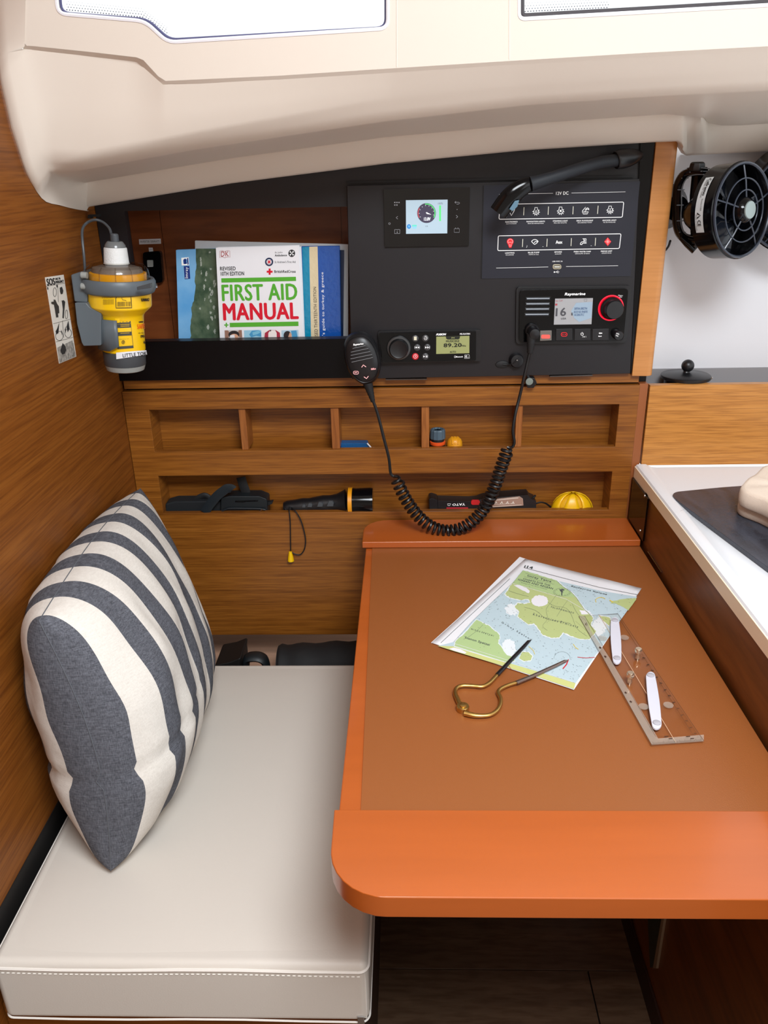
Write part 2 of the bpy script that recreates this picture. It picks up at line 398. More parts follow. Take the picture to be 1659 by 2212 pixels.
# left return: blend the first column to the bulkhead
edgepts = [(192, 455), (190, 456), (170, 453), (150, 449), (128, 443), (112, 440), (100, 436), (90, 428), (80, 415), (74, 405), (66, 392), (56, 372), (48, 350), (24, 276), (2, 180), (0, 168)]
c_in = []
lt = [S(x, y, XL + .001) for x, y in edgepts]
inner_px = [(189, 452), (187, 447), (175, 440), (165, 425), (150, 410), (140, 396), (128, 385), (118, 378), (108, 370), (104, 362), (98, 350), (95, 338), (90, 318), (78, 240), (52, 120), (48, 106)]
inner_Y = [-.03, -.035, -.05, -.07, -.09, -.11, -.13, -.16, -.20, -.205, -.21, -.215, -.22, -.235, -.2445, -.2458]
mid1 = [W(x, y, Y) for (x, y), Y in zip(inner_px, inner_Y)]
near_px = [(190, 449), (188, 445), (187, 438), (187, 420), (186, 402), (180, 396), (168, 390), (152, 381), (142, 374), (141, 366), (142, 356), (143, 345), (140, 320), (128, 225), (112, 113), (110, 109)]
near_Y = [-.028, -.03, -.032, -.04, -.045, -.05, -.08, -.13, -.185, -.195, -.205, -.213, -.218, -.229, -.2435, -.2438]
mid2 = [W(x, y, Y) for (x, y), Y in zip(near_px, near_Y)]
q1 = [a + (b_ - a) * .5 + Vector((0, -.006, 0)) for a, b_ in zip(lt, mid1)]
allc = [lt, [a + (b_ - a) * .15 + Vector((0, -.005, 0)) for a, b_ in zip(lt, mid1)], q1, mid1, [a + (b_ - a) * .5 for a, b_ in zip(mid1, mid2)], mid2] + body
up_l = [lt[-1]] + [S(x, y, XL + .001) for x, y in ((-6, 130), (-10, 90), (-22, 0), (-36, -100), (-60, -330))]
_A = W(355, 176, -.240); _B = W(1659, 100, -.240); _C = W(700, -80, -.262); _n = (_B - _A).cross(_C - _A)
def _pl(x, y): v = ray(x, y); return CP + v * ((_A - CP).dot(_n) / v.dot(_n)) + Vector((0, -.0008, 0))
up_r = [mid1[-1]] + [_pl(x, y) for x, y in ((54, 100), (54, 88), (56, 0), (60, -100), (66, -330))]
up = [up_l, [a + (b_ - a) * .15 + Vector((0, -.005, 0)) for a, b_ in zip(up_l, up_r)], [a + (b_ - a) * .5 + Vector((0, -.006, 0)) for a, b_ in zip(up_l, up_r)], up_r]
gm = MB(); gm.openm = True; gm.grid(allc); gm.grid(up)
gm.build('moulding', gel, hl, smooth=True, ang=62)
# window panel: a plane that leans inboard, real holes for the windows
A_ = W(355, 176, -.240); B_ = W(1659, 100, -.240); C_ = W(700, -80, -.262)
pn = (B_ - A_).cross(C_ - A_).normalized()
def PP(off=0.0):
    def f(x, y):
        v = ray(x, y); a = A_ - pn * off * (1 if pn.y < 0 else -1) * -1
        return CP + v * ((a - CP).dot(pn) / v.dot(pn))
    return f
pl0 = PP(0)
inw = Vector(pn) * (-1 if pn.y < 0 else 1)      # pointing away from the camera
outer = [(60, -330), (52, 20), (50, 90), (58, 99), (75, 100), (200, 113), (295, 124), (310, 130), (342, 165), (358, 175), (600, 164), (830, 149), (1100, 132), (1400, 114), (1850, 90), (1850, -330)]
def rpoly(pts, r=10, n=5):
    out = []; m_ = len(pts)
    for i in range(m_):
        p = Vector(pts[i]); a = Vector(pts[i - 1]) - p; b_ = Vector(pts[(i + 1) % m_]) - p
        rr_ = min(r, a.length * .45, b_.length * .45); p0 = p + a.normalized() * rr_; p1 = p + b_.normalized() * rr_
        for k in range(n + 1):
            t = k / n; out.append(tuple((1 - t) ** 2 * p0 + 2 * t * (1 - t) * p + t * t * p1))
    return out
win1 = rpoly([(100, -250), (124, 30), (312, 46), (362, 92), (838, 62), (838, -250)], 20)
win2 = rpoly([(1121, -250), (1121, 42), (1760, 6), (1760, -250)], 14)
wp = MB().prism(mp_(pl0, outer), inw * .014, holes=[mp_(pl0, win1), mp_(pl0, win2)])
wp.build('window_surround', gel, hl, bevel=.002)
st = MB(); st.openm = True      # small step that closes the surround onto the moulding
lowA = [pl0(x, y) for x, y in outer[2:15]]; lowB = [W(x, ip(T4a, x) + 4 if x > 60 else 109, ip([(90, -.2430), (300, -.236), (400, -.234), (1659, -.234)], x) if x > 60 else -.2430) for x, y in outer[2:15]]
st.grid([lowA, lowB]); st.build('step', gel, hl)
for xs_ in (857, 1100):        # faint moulded seams between the windows
    for a_, b_ in ((-320, 145 if xs_ < 900 else 128), ):
        MB().tube([pl0(xs_, a_ + (b_ - a_) * i / 8) + inw * .0014 for i in range(9)], .0018, 8).build('moulded_seam', gel, hl)
_ub = [up_l[-1]] + [pl0(x, -328) for x in (62, 400, 830, 1300, 1848)]
_ut = [Vector((XL + .001, -.275, .735))] + [Vector((p.x, -.275, .735)) for p in _ub[1:]]
_um = MB(); _um.openm = True; _um.grid([_ub, _ut]); _um.build('upper_liner', gel, hl)
# overhead deck, only its light matters; open hatch above the cabin
cc = MB()
top = pl0(830, -330)
ZC = .72
dk = MB(); hatch = [(-.05, -1.65, ZC), (.55, -1.65, ZC), (.55, -1.05, ZC), (-.05, -1.05, ZC)]
dk.prism([(-1.2, -.27, ZC), (2.2, -.27, ZC), (2.2, -3.0, ZC), (-1.2, -3.0, ZC)], (0, 0, .03), holes=[hatch])
dk.build('deckhead', gel, hl)
for i, (wn, nm, lb) in enumerate(((win1, 'window_1', 'long cabin window above the book niche, blown out by daylight'), (win2, 'window_2', 'right hand cabin window above the switch panel and post'))):
    wo = thing(nm, lb, 'window', pl0(*wn[len(wn) // 2]), kind='structure')
    def shifted(f): return lambda x, y: pl0(x, y) + inw * f
    MB().prism(mp_(shifted(.008), wn), inw * .004).build('pane', glass, wo)
    rim = MB(); rim.tube([p + inw * .001 for p in mp_(pl0, wn)], .0022, n=6, closed=True); rim.build('rim', mat('white_rim', (245, 245, 250), .3), wo)
    c_ = Vector((sum(p[0] for p in wn) / len(wn), sum(p[1] for p in wn) / len(wn)))
    ins = [tuple(Vector(p) + (c_ - Vector(p)).normalized() * 5) for p in wn]
    sl = MB(); sl.tube(mp_(shifted(.006), ins), .0016 if i == 0 else .0045, n=6, closed=True); sl.build('seal', mat('seal_grey', (84, 84, 120), .5) if i == 0 else mat('seal_dark', (66, 62, 66), .5), wo)
    dots = MB()
    for rn in range(4):
        y0 = 22 if i == 0 else 18
        if i == 0: line = [(140, 22 - rn * 6), (305, 38 - rn * 6), (360, 80 - rn * 6)]
        else: line = [(1130, 26 - rn * 6), (1320, 17 - rn * 6)]
        for (ax, ay), (bx_, by) in zip(line, line[1:]):
            nn = int(math.hypot(bx_ - ax, by - ay) / 6)
            for q in range(nn):
                t = (q + .5 * (rn % 2)) / nn; dots.flat(mp_(shifted(.0068), circ(ax + (bx_ - ax) * t, ay + (by - ay) * t, 1.5 - rn * .3, n=8)))
    d_ = dots.build('frit_dots', mat('frit', (90, 90, 100), .6), wo); d_['kind'] = 'stuff'

# ================================================================== JOINERY BACK WALL
zTop, zBot = -.3315, -.801
o1 = (-.431, .3475, -.4365, -.3635); o2 = (-.431, .347, -.5515, -.481)
cab = thing('storage_cabinet', 'teak storage cabinet with four dividers and two long open slots', 'cabinet', (0, 0, zBot), kind='structure')
cab['kind'] = 'structure'
def rect(x0, x1, z0, z1, Y=0): return [(x0, Y, z0), (x1, Y, z0), (x1, Y, z1), (x0, Y, z1)]
MB().prism(rect(XL + .001, .3785, zBot, zTop), (0, .012, 0), holes=[rect(*o1), rect(*o2)]).build('front_panel', teak, cab, bevel=.0008, seg=1)
SB = .050; DROP = .018
for (x0, x1, z0, z1) in (o1, o2):
    MB().box((x0 - .01, SB, z0 - DROP - .008), (x1 + .01, SB + .012, z1 + .01)).build('back_board', teak, cab)
    MB().box((x0 - .01, .012, z0 - DROP - .008), (x1 + .01, SB, z0 - DROP)).build('shelf_board', teak, cab)
    MB().box((x0 - .01, .012, z1 + .0005), (x1 + .01, SB, z1 + .01)).build('top_board', teak, cab)
    for x in (x0 - .008, x1 + .0005): MB().box((x, .012, z0 - DROP), (x + .0075, SB, z1)).build('end_board', teak, cab)
for xa in ((-.282, -.2705), (-.128, -.1145), (.0235, .0365), (.1805, .1915)):
    MB().box((xa[0], .004, o1[2]), (xa[1], SB, o1[3])).build('divider', teak_v, cab, bevel=.0006, seg=1)
# strip between the cabinet and the console
t1 = MB().box((XL + .004, .006, -.3285), (.377, .02, -.3125)).build('trim_1', teak); bkr = MB().box((XL + .002, .0205, -.345), (XR + .008, .026, -.30)).build('joint_light_stop', blk_m); tag(bkr, 'dark strip added to stop light through the joint under the console', 'trim', kind='structure')  # dark strip added behind the joint to block daylight leaking through
tag(t1, 'narrow teak strip under the black instrument console', 'trim', kind='structure')
t1b = MB().box((.3785, .004, zBot), (.3925, .02, -.3305)).build('trim_2', mat('brown_trim', (150, 86, 44), .4)); tag(t1b, 'narrow upright reddish trim right of the storage cabinet', 'trim', kind='structure')
# bench board and pale ledge under the panel
bn = thing('bench_base', 'dark wooden bench base under the cream seat cushion', 'bench', (-.26, -.35, FL), kind='structure')
MB().box((XL + .001, -.66, -.895), (-.056, .29, -.8765)).build('bench_board', ledgew, bn)
MB().box((XL + .001, -.672, FL), (-.056, -.655, -.8765)).build('front_board', teak_d, bn)
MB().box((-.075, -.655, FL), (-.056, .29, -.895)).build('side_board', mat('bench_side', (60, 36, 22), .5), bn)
MB().box((XL, -.72, -.84), (XL + .0015, -.12, -.772)).build('gap_shadow_left', mat('gap_shadow_black', (14, 10, 8), .7))  # added black strip imitating the shade in the gap beside the cushion
tag(bpy.data.objects['gap_shadow_left'], 'dark strip painted as gap shadow on the bulkhead beside the seat cushion', 'baseboard', kind='structure')
# galley side panel
lk_ = thing('locker_panel', 'narrow dark panel with pale edge on the galley side under the table', 'panel', S(1412, 2092, XR), kind='structure')
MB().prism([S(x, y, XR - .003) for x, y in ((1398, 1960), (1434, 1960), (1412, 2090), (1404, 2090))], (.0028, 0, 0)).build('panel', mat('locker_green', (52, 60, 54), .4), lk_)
MB().prism([S(x, y, XR - .004) for x, y in ((1433, 1960), (1438, 1960), (1417, 2092), (1410, 2092))], (.0038, 0, 0)).build('edge', mat('locker_edge', (150, 132, 110), .4), lk_)
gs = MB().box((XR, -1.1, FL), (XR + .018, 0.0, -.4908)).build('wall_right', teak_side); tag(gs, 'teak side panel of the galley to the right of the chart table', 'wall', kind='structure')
us = MB().box((.02, -.60, FL), (.04, .29, -.60)); 
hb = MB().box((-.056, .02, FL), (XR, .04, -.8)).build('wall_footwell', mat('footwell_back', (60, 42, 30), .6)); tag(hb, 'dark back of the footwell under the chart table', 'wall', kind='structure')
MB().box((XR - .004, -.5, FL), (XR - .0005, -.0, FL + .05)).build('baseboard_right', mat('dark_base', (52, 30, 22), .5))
tag(bpy.data.objects['baseboard_right'], 'dark skirting along the galley side in the footwell', 'baseboard', kind='structure')

# ================================================================== CONSOLE
con = thing('instrument_console', 'black console with book niche and instrument door above the teak shelves', 'console', (0, 0, -.3125), kind='structure')
YD = -.006                       # face of the instrument door
topc = [(-.4725, -.02), ]
ftop = [W(x, ip(T0, x) + 0, .004) for x in (215, 350, 500, 660, 830, 1000, 1130, 1300, 1413)]
ftop = [Vector((p.x, .004, p.z + .012)) for p in ftop]
ol = [W(254, 821, .004), W(1406, 808, .004), W(1416, 300, .004)] 
ol = [Vector((-.4725, .004, -.3125)), Vector((.3665, .004, -.3125)), Vector((.3665, .004, ftop[-1].z))] + list(reversed(ftop))[1:]
ol.append(Vector((-.472, .004, ol[-1].z - .003)))
nz0, nz1, nx0, nx1 = -.249, -.052, -.428, -.088
MB().prism(ol, (0, .016, 0), holes=[rect(nx0, nx1, nz0, nz1, .004)]).build('face_frame', blk, con, bevel=.001, seg=1)
# thin trim left of the frame
MB().box((-.4728, -.002, -.312), (-.466, .003, -.20)).build('edge_strip', teak_l, con)
# niche box
YN = .125
zN = -.31
for nm, a, b_ in (('niche_back', (nx0 - .06, YN, zN), (nx1 + .02, YN + .01, nz1 + .04)),
                  ('niche_side', (nx0 - .042, .02, zN), (nx0 - .034, YN, nz1 + .04)), ('niche_side', (nx1 + .001, .02, zN), (nx1 + .011, YN, nz1 + .04)),
                  ('niche_top', (nx0 - .034, .02, nz1 + .001), (nx1, YN, nz1 + .01)), ('niche_floor', (nx0 - .034, .02, zN), (nx1, YN, zN + .008))):
    MB().box(a, b_).build(nm, teak_niche, con)
# veneer boards of the niche back with open joints
jx = [nx0 - .0335, W(347, 470, YN).x, W(737, 470, YN).x, nx1 + .0005]
for a, b_ in zip(jx, jx[1:]):
    MB().box((a + .0006, YN - .003, zN + .008), (b_ - .0006, YN, nz1)).build('back_board', teak_niche, con)
rack = MB().prism([Vector((-.4723, -.003, -.3128)), Vector((-.0855, -.003, -.3128)), Vector((-.0855, -.003, nz0)), Vector((-.4723, -.003, nz0))], (0, .0065, 0)).build('rack_front', blk_r, con, bevel=.0008, seg=1)
rack['label'] = 'glossy black front lip of the book rack'
# instrument door
d0 = [(749, 401), (1382, 386.5), (1361.5, 807), (760, 819)]
MB().prism([W(*p, YD) for p in d0], (0, .009, 0)).build('door', blk, con, bevel=.0008, seg=1)
# gap shadow strip above the door (recess)
MB().box((-.0865, -.0005, -.0195), (.3365, .0035, -.0165)).build('door_gap', blk_m, con)
MB().prism([W(1384, 300, .0), W(1416, 299, .0), W(1364.5, 808, .0), W(1363, 808, .0)][:4], (0, .005, 0)).build('edge_trim', blk_g, con)
for a, b_, c, d in ((833, 820.5, 922, 819.5), (1188, 813.5, 1280, 811)):
    MB().prism([W(a, b_ - 1.5, YD - .001), W(c, d - 1.5, YD - .001), W(c, d + 1, YD - .001), W(a, b_ + 1, YD - .001)], (0, .01, 0)).build('hinge', steel_d, con)
# wooden post
pb = []
po = thing('post', 'tall light teak post between the console and the galley', 'post', (.38, 0, -.3145), kind='structure')
prof = []
z0p, z1p = -.3155, .035
px0, px1 = .3605, .3945
for z, w0, w1 in ((z0p, .3605, .3955), (z1p, .3605, .3955)):
    pass
pts = [(.3625, .09), (.3625, -.004), (.385, -.006)] + [(.385 + .011 * math.sin(math.radians(a)), .005 - .011 * math.cos(math.radians(a))) for a in (15, 35, 55, 75, 90)] + [(.396, .09)]
MB().prism([Vector((x, y, z0p)) for x, y in pts], (0, 0, z1p - z0p)).build('upright', post_w, po, bevel=.0008, seg=1, ang=50)
# galley shelf front, trough
gp = thing('galley_shelf', 'light teak shelf front with grey trough behind the galley counter', 'shelf', (.6, .0, -.47), kind='structure')
MB().box((.3945, 0, -.4705), (2.0, .014, -.3325)).build('front_panel', teak_l, gp, bevel=.0008, seg=1)
MB().box((.3935, .014, -.36), (2.0, YG, -.352)).build('trough_floor', mat('grey_trough', (140, 138, 140), .5), gp)
MB().box((.396, YG - .004, -.352), (2.0, YG, -.325)).build('trough_back', mat('grey_trough', (140, 138, 140), .5), gp)

# ================================================================== COUNTER
ct = thing('galley_counter', 'white galley counter with raised cream edge above the chart table', 'counter', (.7, -.5, -.49), kind='structure')
CZ = -.468
prof = [(XR, -.4905), (XR, CZ - .004), (XR + .002, CZ - .001), (XR + .005, CZ), (XR + .0165, CZ), (XR + .0195, CZ - .0015), (XR + .028, CZ - .0055), (XR + .036, CZ - .006), (1.4, CZ - .006), (1.4, -.4905)]
ctm = MB().prism([Vector((x, .0, z)) for x, z in prof], (0, -1.1, 0)); ctm.build('worktop', corian, ct, ang=30)
MB().prism([Vector((x, 0.0, z)) for x, z in ((XR - .0012, -.4908), (XR - .0012, CZ - .004), (XR, CZ - .0035), (XR, -.4908))], (0, -1.1, 0)).build('edge_band', corian_e, ct)
# cutting board
cbp = rpoly([(1440, 1064), (1560, 1052), (1900, 1030), (1900, 1400), (1659, 1226)], 30, 8)
zb = CZ + .001
cb = MB().prism(mp_(HP(zb + .0), cbp), (0, 0, -.0065)).build('cutting_board', mat('scratched_black_board', (44, 46, 54), .3, var=((60, 14, 60), .2, (64, 68, 80)), bump=(300, .2)), bevel=.001)
tag(cb, 'scratched black cutting board on the white galley counter', 'cutting board')
# hairline scratches on the board
scr = MB()
for i in range(1500):
    x = random.gauss(1600, 60); y = random.gauss(1118, 30); a = random.uniform(0, math.pi); l = random.choice((2, 4, 6, 10, 18)) * random.uniform(.6, 1.3)
    if x > 1655 + 60 or y < 1068 or x < 1480 or y > 1118 + (x - 1490) * .62 - 8: continue
    stroke(scr, lambda px, py: H(px, py, zb + .0002), [(x, y), (x + l * math.cos(a), y + l * .6 * math.sin(a))], random.uniform(.15, .4))
so = scr.build('scratch_mark', mat('scratch_grey', (84, 90, 102), .5), cb); so['kind'] = 'stuff'
# folded cloths
def cloth(name, label, px, z0, h, grp):
    pts = cr_([H(x, y, z0) for x, y in px], 6, closed=True); c = sum(pts, Vector()) / len(pts); rows = []
    for t, s_ in ((0, .97), (.12, 1.0), (.5, 1.01), (.85, 1.0), (1.0, .975), (1.02, .9), (1.03, .5), (1.03, .02)):
        rows.append([c + (p - c) * s_ + Vector((0, 0, h * t + .0012 * math.sin(p.x * 90 + p.y * 60) * (t > .9))) for p in pts])
    o = MB().grid(rows, closed=True).build(name, mat('peach_cloth', (230, 212, 194), .85, bump=(700, .25)), ang=80)
    tag(o, label, 'cloth', grp); return o
clothpx = [(1592, 1108), (1640, 1132), (1760, 1180), (1860, 1110), (1760, 1062), (1664, 1052), (1620, 1078)]
cloth('folded_cloth', 'lower folded cream cloth lying directly on the black cutting board', clothpx, zb + .0003, .017, 'folded cloths on the cutting board')
cloth('folded_cloth', 'upper folded cream cloth, on top of the other cloth', [(x + 2, y - 20) for x, y in clothpx], zb + .0195, .024, 'folded cloths on the cutting board')
# smoked acrylic corner plate with screws
ap = thing('smoked_corner_plate', 'dark smoked acrylic plate screwed into the corner under the counter edge', 'plate', (XR - .003, -.05, -.52))
MB().box((XR - .0045, -.098, -.5655), (XR - .0015, -.002, -.491)).build('plate', smoked, ap)
for x, y in ((1361, 1030), (1352, 1102), (1393, 1071), (1383, 1146)):
    p = S(x, y, XR - .0045); MB().lathe([(.0026, 0), (.0024, .001), (.0012, .0018)], p, (-1, 0, 0), 10).build('screw', steel, ap)
MB().box((XR - .0012, -.088, -.52), (XR - .0005, -.074, -.489)).build('socket_slot', blk_m, ap)
# hinge strip on the galley side
p = [S(1400, 1192, XR - .001), S(1429, 1236, XR - .001)]
hs = MB().tube(p, .0012, 6).build('hinge_rail', steel); tag(hs, 'thin metal strip along the right edge of the chart table', 'rail')

# ================================================================== CHART TABLE
tb = thing('chart_table', 'reddish cherry wood chart table with brown leatherette top', 'table', (.16, -.4, -.6))
xl0 = H(787, 1188, TZ).x; 
xl = -.0705
MB().box((xl, -.700, TZ - .013), (XR - .0055, -.003, TZ - .0012)).build('tabletop', cherry, tb, bevel=.0015)
MB().prism([Vector((-.0485, -.698, TZ)), Vector((XR - .0055, -.698, TZ)), Vector((XR - .0055, -.088, TZ)), Vector((-.0600, -.088, TZ))][:4], (0, 0, -.0011)).build('leather_inlay', leather, tb)
xi = H(779, 1745, TZ).x; xj = H(805, 1190, TZ).x
# front fiddle
def fid_poly(z): return [Vector((x, y, z)) for x, y in [(XR + .3, -.7945), ] + [(-.0725 + .052 + .052 * math.cos(math.radians(a)), -.7945 + .052 + .052 * math.sin(math.radians(a))) for a in (270, 258, 246, 234, 222, 210, 198, 186, 180)] + [(-.0735, -.6935), (XR + .3, -.6935)]]
MB().prism(fid_poly(FZ), (0, 0, -.0235)).build('front_fiddle', cherry, tb, bevel=.0022, seg=3, ang=50)
def bf(z): return [Vector((x, y, z)) for x, y in [(-.0765, -.0925), (XR - .0055, -.0925), (XR - .0055, -.0025), (-.035, -.0025)] + [(-.035 - .0415 * math.sin(math.radians(a)), -.044 + .0415 * math.cos(math.radians(a))) for a in (15, 30, 45, 60, 75, 90)]]
MB().prism(bf(FZ), (0, 0, -.0115)).build('back_fiddle', cherry, tb, bevel=.0018, seg=3, ang=50)
MB().box((-.03, -.64, -.64), (XR - .006, -.62, TZ - .0135)).build('apron', cherry, tb)
MB().box((XR - .03, -.62, -.66), (XR - .006, -.01, TZ - .0135)).build('bearer', teak_side, tb)

# ================================================================== SEAT CUSHION
cs = thing('seat_cushion', 'cream vinyl seat cushion on the bench left of the chart table', 'cushion', (-.26, -.4, -.8765))
cx0, cx1, cy0, cy1, cz0, cz1 = -.460, -.047, -.692, -.118, -.8755, -.785
g = MB(); n = 26; rows = []
def sq(u): return u
b0 = MB().box((cx0, cy0, cz0), (cx1, cy1, cz1))
bo = b0.build('cover', cush_m, cs, bevel=.010, seg=4)
crown = []
for i in range(n + 1):
    r = []
    for j in range(n + 1):
        u, v = i / n, j / n; x = cx0 + .009 + (cx1 - cx0 - .018) * u; y = cy0 + .009 + (cy1 - cy0 - .018) * v
        h = .006 * (math.sin(math.pi * u) ** .5 * math.sin(math.pi * v) ** .5)
        h += .0012 * math.exp(-((v - .5) / .35) ** 2) * math.sin(u * 7)
        r.append(Vector((x, y, cz1 - .0006 + h)))
    crown.append(r)
g = MB(); g.openm = True; g.grid(crown); g.build('top_panel', cush_m, cs, ang=80)
def rrect3(x0, y0, x1, y1, r, z, n=6):
    return [Vector((p[0], p[1], z)) for p in rr(x0, y0, x1, y1, r, n)]
_rc = rrect3(cx0 + .0006, cy0 + .0006, cx1 - .0006, cy1 - .0006, .010, cz1 - .0085, 6); pipe = []
for i_ in range(len(_rc)):
    for k_ in range(6): q_ = _rc[i_] + (_rc[(i_ + 1) % len(_rc)] - _rc[i_]) * k_ / 6; pipe.append(q_ + Vector((0, 0, .0012 * math.sin(q_.x * 22))))
MB().tube(pipe, .0022, 6, closed=True).build('piping', mat('cream_piping', (232, 226, 218), .4), cs)
MB().tube([p + Vector((0, 0, -.0800)) for p in pipe], .0012, 6, closed=True).build('piping', mat('cream_piping', (232, 226, 218), .4), cs)
MB().tube([Vector((cx1 - .0045, cy0 + .0035, cz1 - .009)), Vector((cx1 - .004, cy0 + .003, cz1 - .05)), Vector((cx1 - .0045, cy0 + .0035, cz0 + .005))], .0014, 6).build('corner_seam', mat('cream_piping', (232, 226, 218), .4), cs)
sm = MB(); x = cx0 + .012
while x < cx1 - .012:
    z = cz1 - .0145 + .001 * math.sin(x * 22); sm.tube([(x, cy0 - .0003, z), (x + .0032, cy0 - .0003, z)], .0005, 5); x += .0058
s_ = sm.build('stitching', mat('cream_thread', (238, 234, 226), .6), cs); s_['kind'] = 'stuff'
zp = W(780, 2203, cy0 - .002)
MB().prism([zp + Vector((-.004, 0, .004)), zp + Vector((.003, 0, .004)), zp + Vector((.005, 0, -.02)), zp + Vector((-.003, 0, -.02))], (0, .0015, 0)).build('zip_pull', steel, cs)

# ================================================================== PILLOW
A3 = Vector((-.4085, -.531, -.452)); B3 = Vector((-.432, -.092, -.468)); C3 = Vector((-.362, -.578, -.772)); D3 = Vector((-.372, -.165, -.775))
def pillow():
    N = 56; T = .084; mb = MB(); uvs = {}
    mid = lambda u, v: (A3 * (1 - u) * (1 - v) + B3 * u * (1 - v) + C3 * (1 - u) * v + D3 * u * v)
    nrm = (B3 - A3).cross(C3 - A3).normalized()
    if nrm.x < 0: nrm = -nrm
    cen = mid(.5, .5)
    def pt(u, v, s):
        p = mid(u, v)
        # edges pull in between the corners
        fu = 1 - abs(2 * u - 1) ** 3.2; fv = 1 - abs(2 * v - 1) ** 3.2
        h = max(fu, 0) ** .42 * max(fv, 0) ** .42
        # near edge bulges toward the viewer, sides bow
        bow = (math.sin(math.pi * v)) * (1 - u) ** 2 * .022
        p = p + (A3 - B3).normalized() * bow * .3 + nrm * bow * 1.1 + (C3 - A3).normalized() * (-.012 * math.sin(math.pi * u) * (1 - v) + .0 * v)
        wr = .0035 * math.sin(v * 19 + u * 5) * math.exp(-((u - .02) / .3) ** 2) * h + .0022 * math.sin(u * 31 + v * 8) * h + .004 * math.exp(-((v - .62 - u * .06) / .02) ** 2) * -1.8 * math.exp(-(u / .35) ** 2)
        wr += .0016 * math.sin(u * 60 + math.sin(v * 9) * 2) * h
        th = (T * (1 - .5 * u * (1 - v) ** .8 * (s > 0)) * (1.0 + .22 * u * v + .12 * math.sin(math.pi * v) + .1 * (1 - u) * math.sin(math.pi * v))) * h + wr
        if s < 0: th = min(th, (p.x - (XL + .004)) / max(nrm.x, .3) * .92)
        return p + nrm * th * s + Vector((0, 0, max(0, (-.783 - (p + nrm * th * s).z))))
    verts = []; uv = []; faces = []; idx = {}
    for s in (1, -1):
        for i in range(N + 1):
            for j in range(N + 1):
                u = .5 - .5 * math.cos(math.pi * i / N); v = .5 - .5 * math.cos(math.pi * j / N)
                key = (s if 0 < i < N and 0 < j < N else 0, i, j)
                if key not in idx: idx[key] = len(verts); verts.append(pt(u, v, s)); uv.append((u, v))
    for s in (1, -1):
        for i in range(N):
            for j in range(N):
                g_ = lambda a, b_: idx[(s if 0 < a < N and 0 < b_ < N else 0, a, b_)]
                f = (g_(i, j), g_(i + 1, j), g_(i + 1, j + 1), g_(i, j + 1)); faces.append(f if s < 0 else tuple(reversed(f)))
    base = Vector((C3.x, -.37, -.785))
    root = thing('pillow', 'large pillow with dark grey and cream stripes leaning on the teak bulkhead', 'pillow', base)
    me = bpy.data.meshes.new('cover'); me.from_pydata([v - base for v in verts], [], faces); me.update()
    ul = me.uv_layers.new(name='uv')
    for lp in me.loops: ul.data[lp.index].uv = uv[lp.vertex_index]
    M = bpy.data.materials.new('striped_linen'); M.use_nodes = True; nt = M.node_tree; Nn = nt.nodes; Lk = nt.links; b = Nn['Principled BSDF']
    t = Nn.new('ShaderNodeUVMap'); sep = Nn.new('ShaderNodeSeparateXYZ'); Lk.new(t.outputs[0], sep.inputs[0])
    def mth(op, a, b2=None):
        q = Nn.new('ShaderNodeMath'); q.operation = op
        if isinstance(a, (int, float)): q.inputs[0].default_value = a
        else: Lk.new(a, q.inputs[0])
        if b2 is not None:
            if isinstance(b2, (int, float)): q.inputs[1].default_value = b2
            else: Lk.new(b2, q.inputs[1])
        return q.outputs[0]
    nz = Nn.new('ShaderNodeTexNoise'); nz.inputs['Scale'].default_value = 3; nz.inputs['Detail'].default_value = 1; Lk.new(t.outputs[0], nz.inputs['Vector'])
    wob = mth('MULTIPLY', mth('SUBTRACT', nz.outputs['Fac'], .5), .10)
    f = mth('FRACT', mth('ADD', mth('ADD', mth('MULTIPLY', sep.outputs[0], 6.05), wob), .60)); d = mth('ABSOLUTE', mth('SUBTRACT', f, .5))
    dark = mth('LESS_THAN', d, .245)
    tc = Nn.new('ShaderNodeTexCoord'); fn = Nn.new('ShaderNodeTexNoise'); fn.inputs['Scale'].default_value = 1; fn.inputs['Detail'].default_value = 6
    mp = Nn.new('ShaderNodeMapping'); mp.inputs['Scale'].default_value = (900, 900, 160); Lk.new(tc.outputs['Object'], mp.inputs[0]); Lk.new(mp.outputs[0], fn.inputs['Vector'])
    mp3 = Nn.new('ShaderNodeMapping'); mp3.inputs['Scale'].default_value = (120, 160, 900); fn2 = Nn.new('ShaderNodeTexNoise'); fn2.inputs['Scale'].default_value = 1; fn2.inputs['Detail'].default_value = 6
    Lk.new(tc.outputs['Object'], mp3.inputs[0]); Lk.new(mp3.outputs[0], fn2.inputs['Vector'])
    sm_ = mth('MULTIPLY', mth('ADD', fn.outputs['Fac'], fn2.outputs['Fac']), .5)
    cd = Nn.new('ShaderNodeValToRGB'); cd.color_ramp.elements[0].position = .38; cd.color_ramp.elements[0].color = lin((70, 71, 77)); cd.color_ramp.elements[1].position = .64; cd.color_ramp.elements[1].color = lin((108, 110, 118))
    cw = Nn.new('ShaderNodeValToRGB'); cw.color_ramp.elements[0].position = .3; cw.color_ramp.elements[0].color = lin((206, 199, 190)); cw.color_ramp.elements[1].position = .6; cw.color_ramp.elements[1].color = lin((222, 216, 208))
    Lk.new(sm_, cd.inputs[0]); Lk.new(sm_, cw.inputs[0])
    mx = Nn.new('ShaderNodeMix'); mx.data_type = 'RGBA'; Lk.new(dark, mx.inputs[0]); Lk.new(cw.outputs[0], mx.inputs[6]); Lk.new(cd.outputs[0], mx.inputs[7]); Lk.new(mx.outputs[2], b.inputs['Base Color'])
    b.inputs['Roughness'].default_value = .9; b.inputs['Specular IOR Level'].default_value = .15
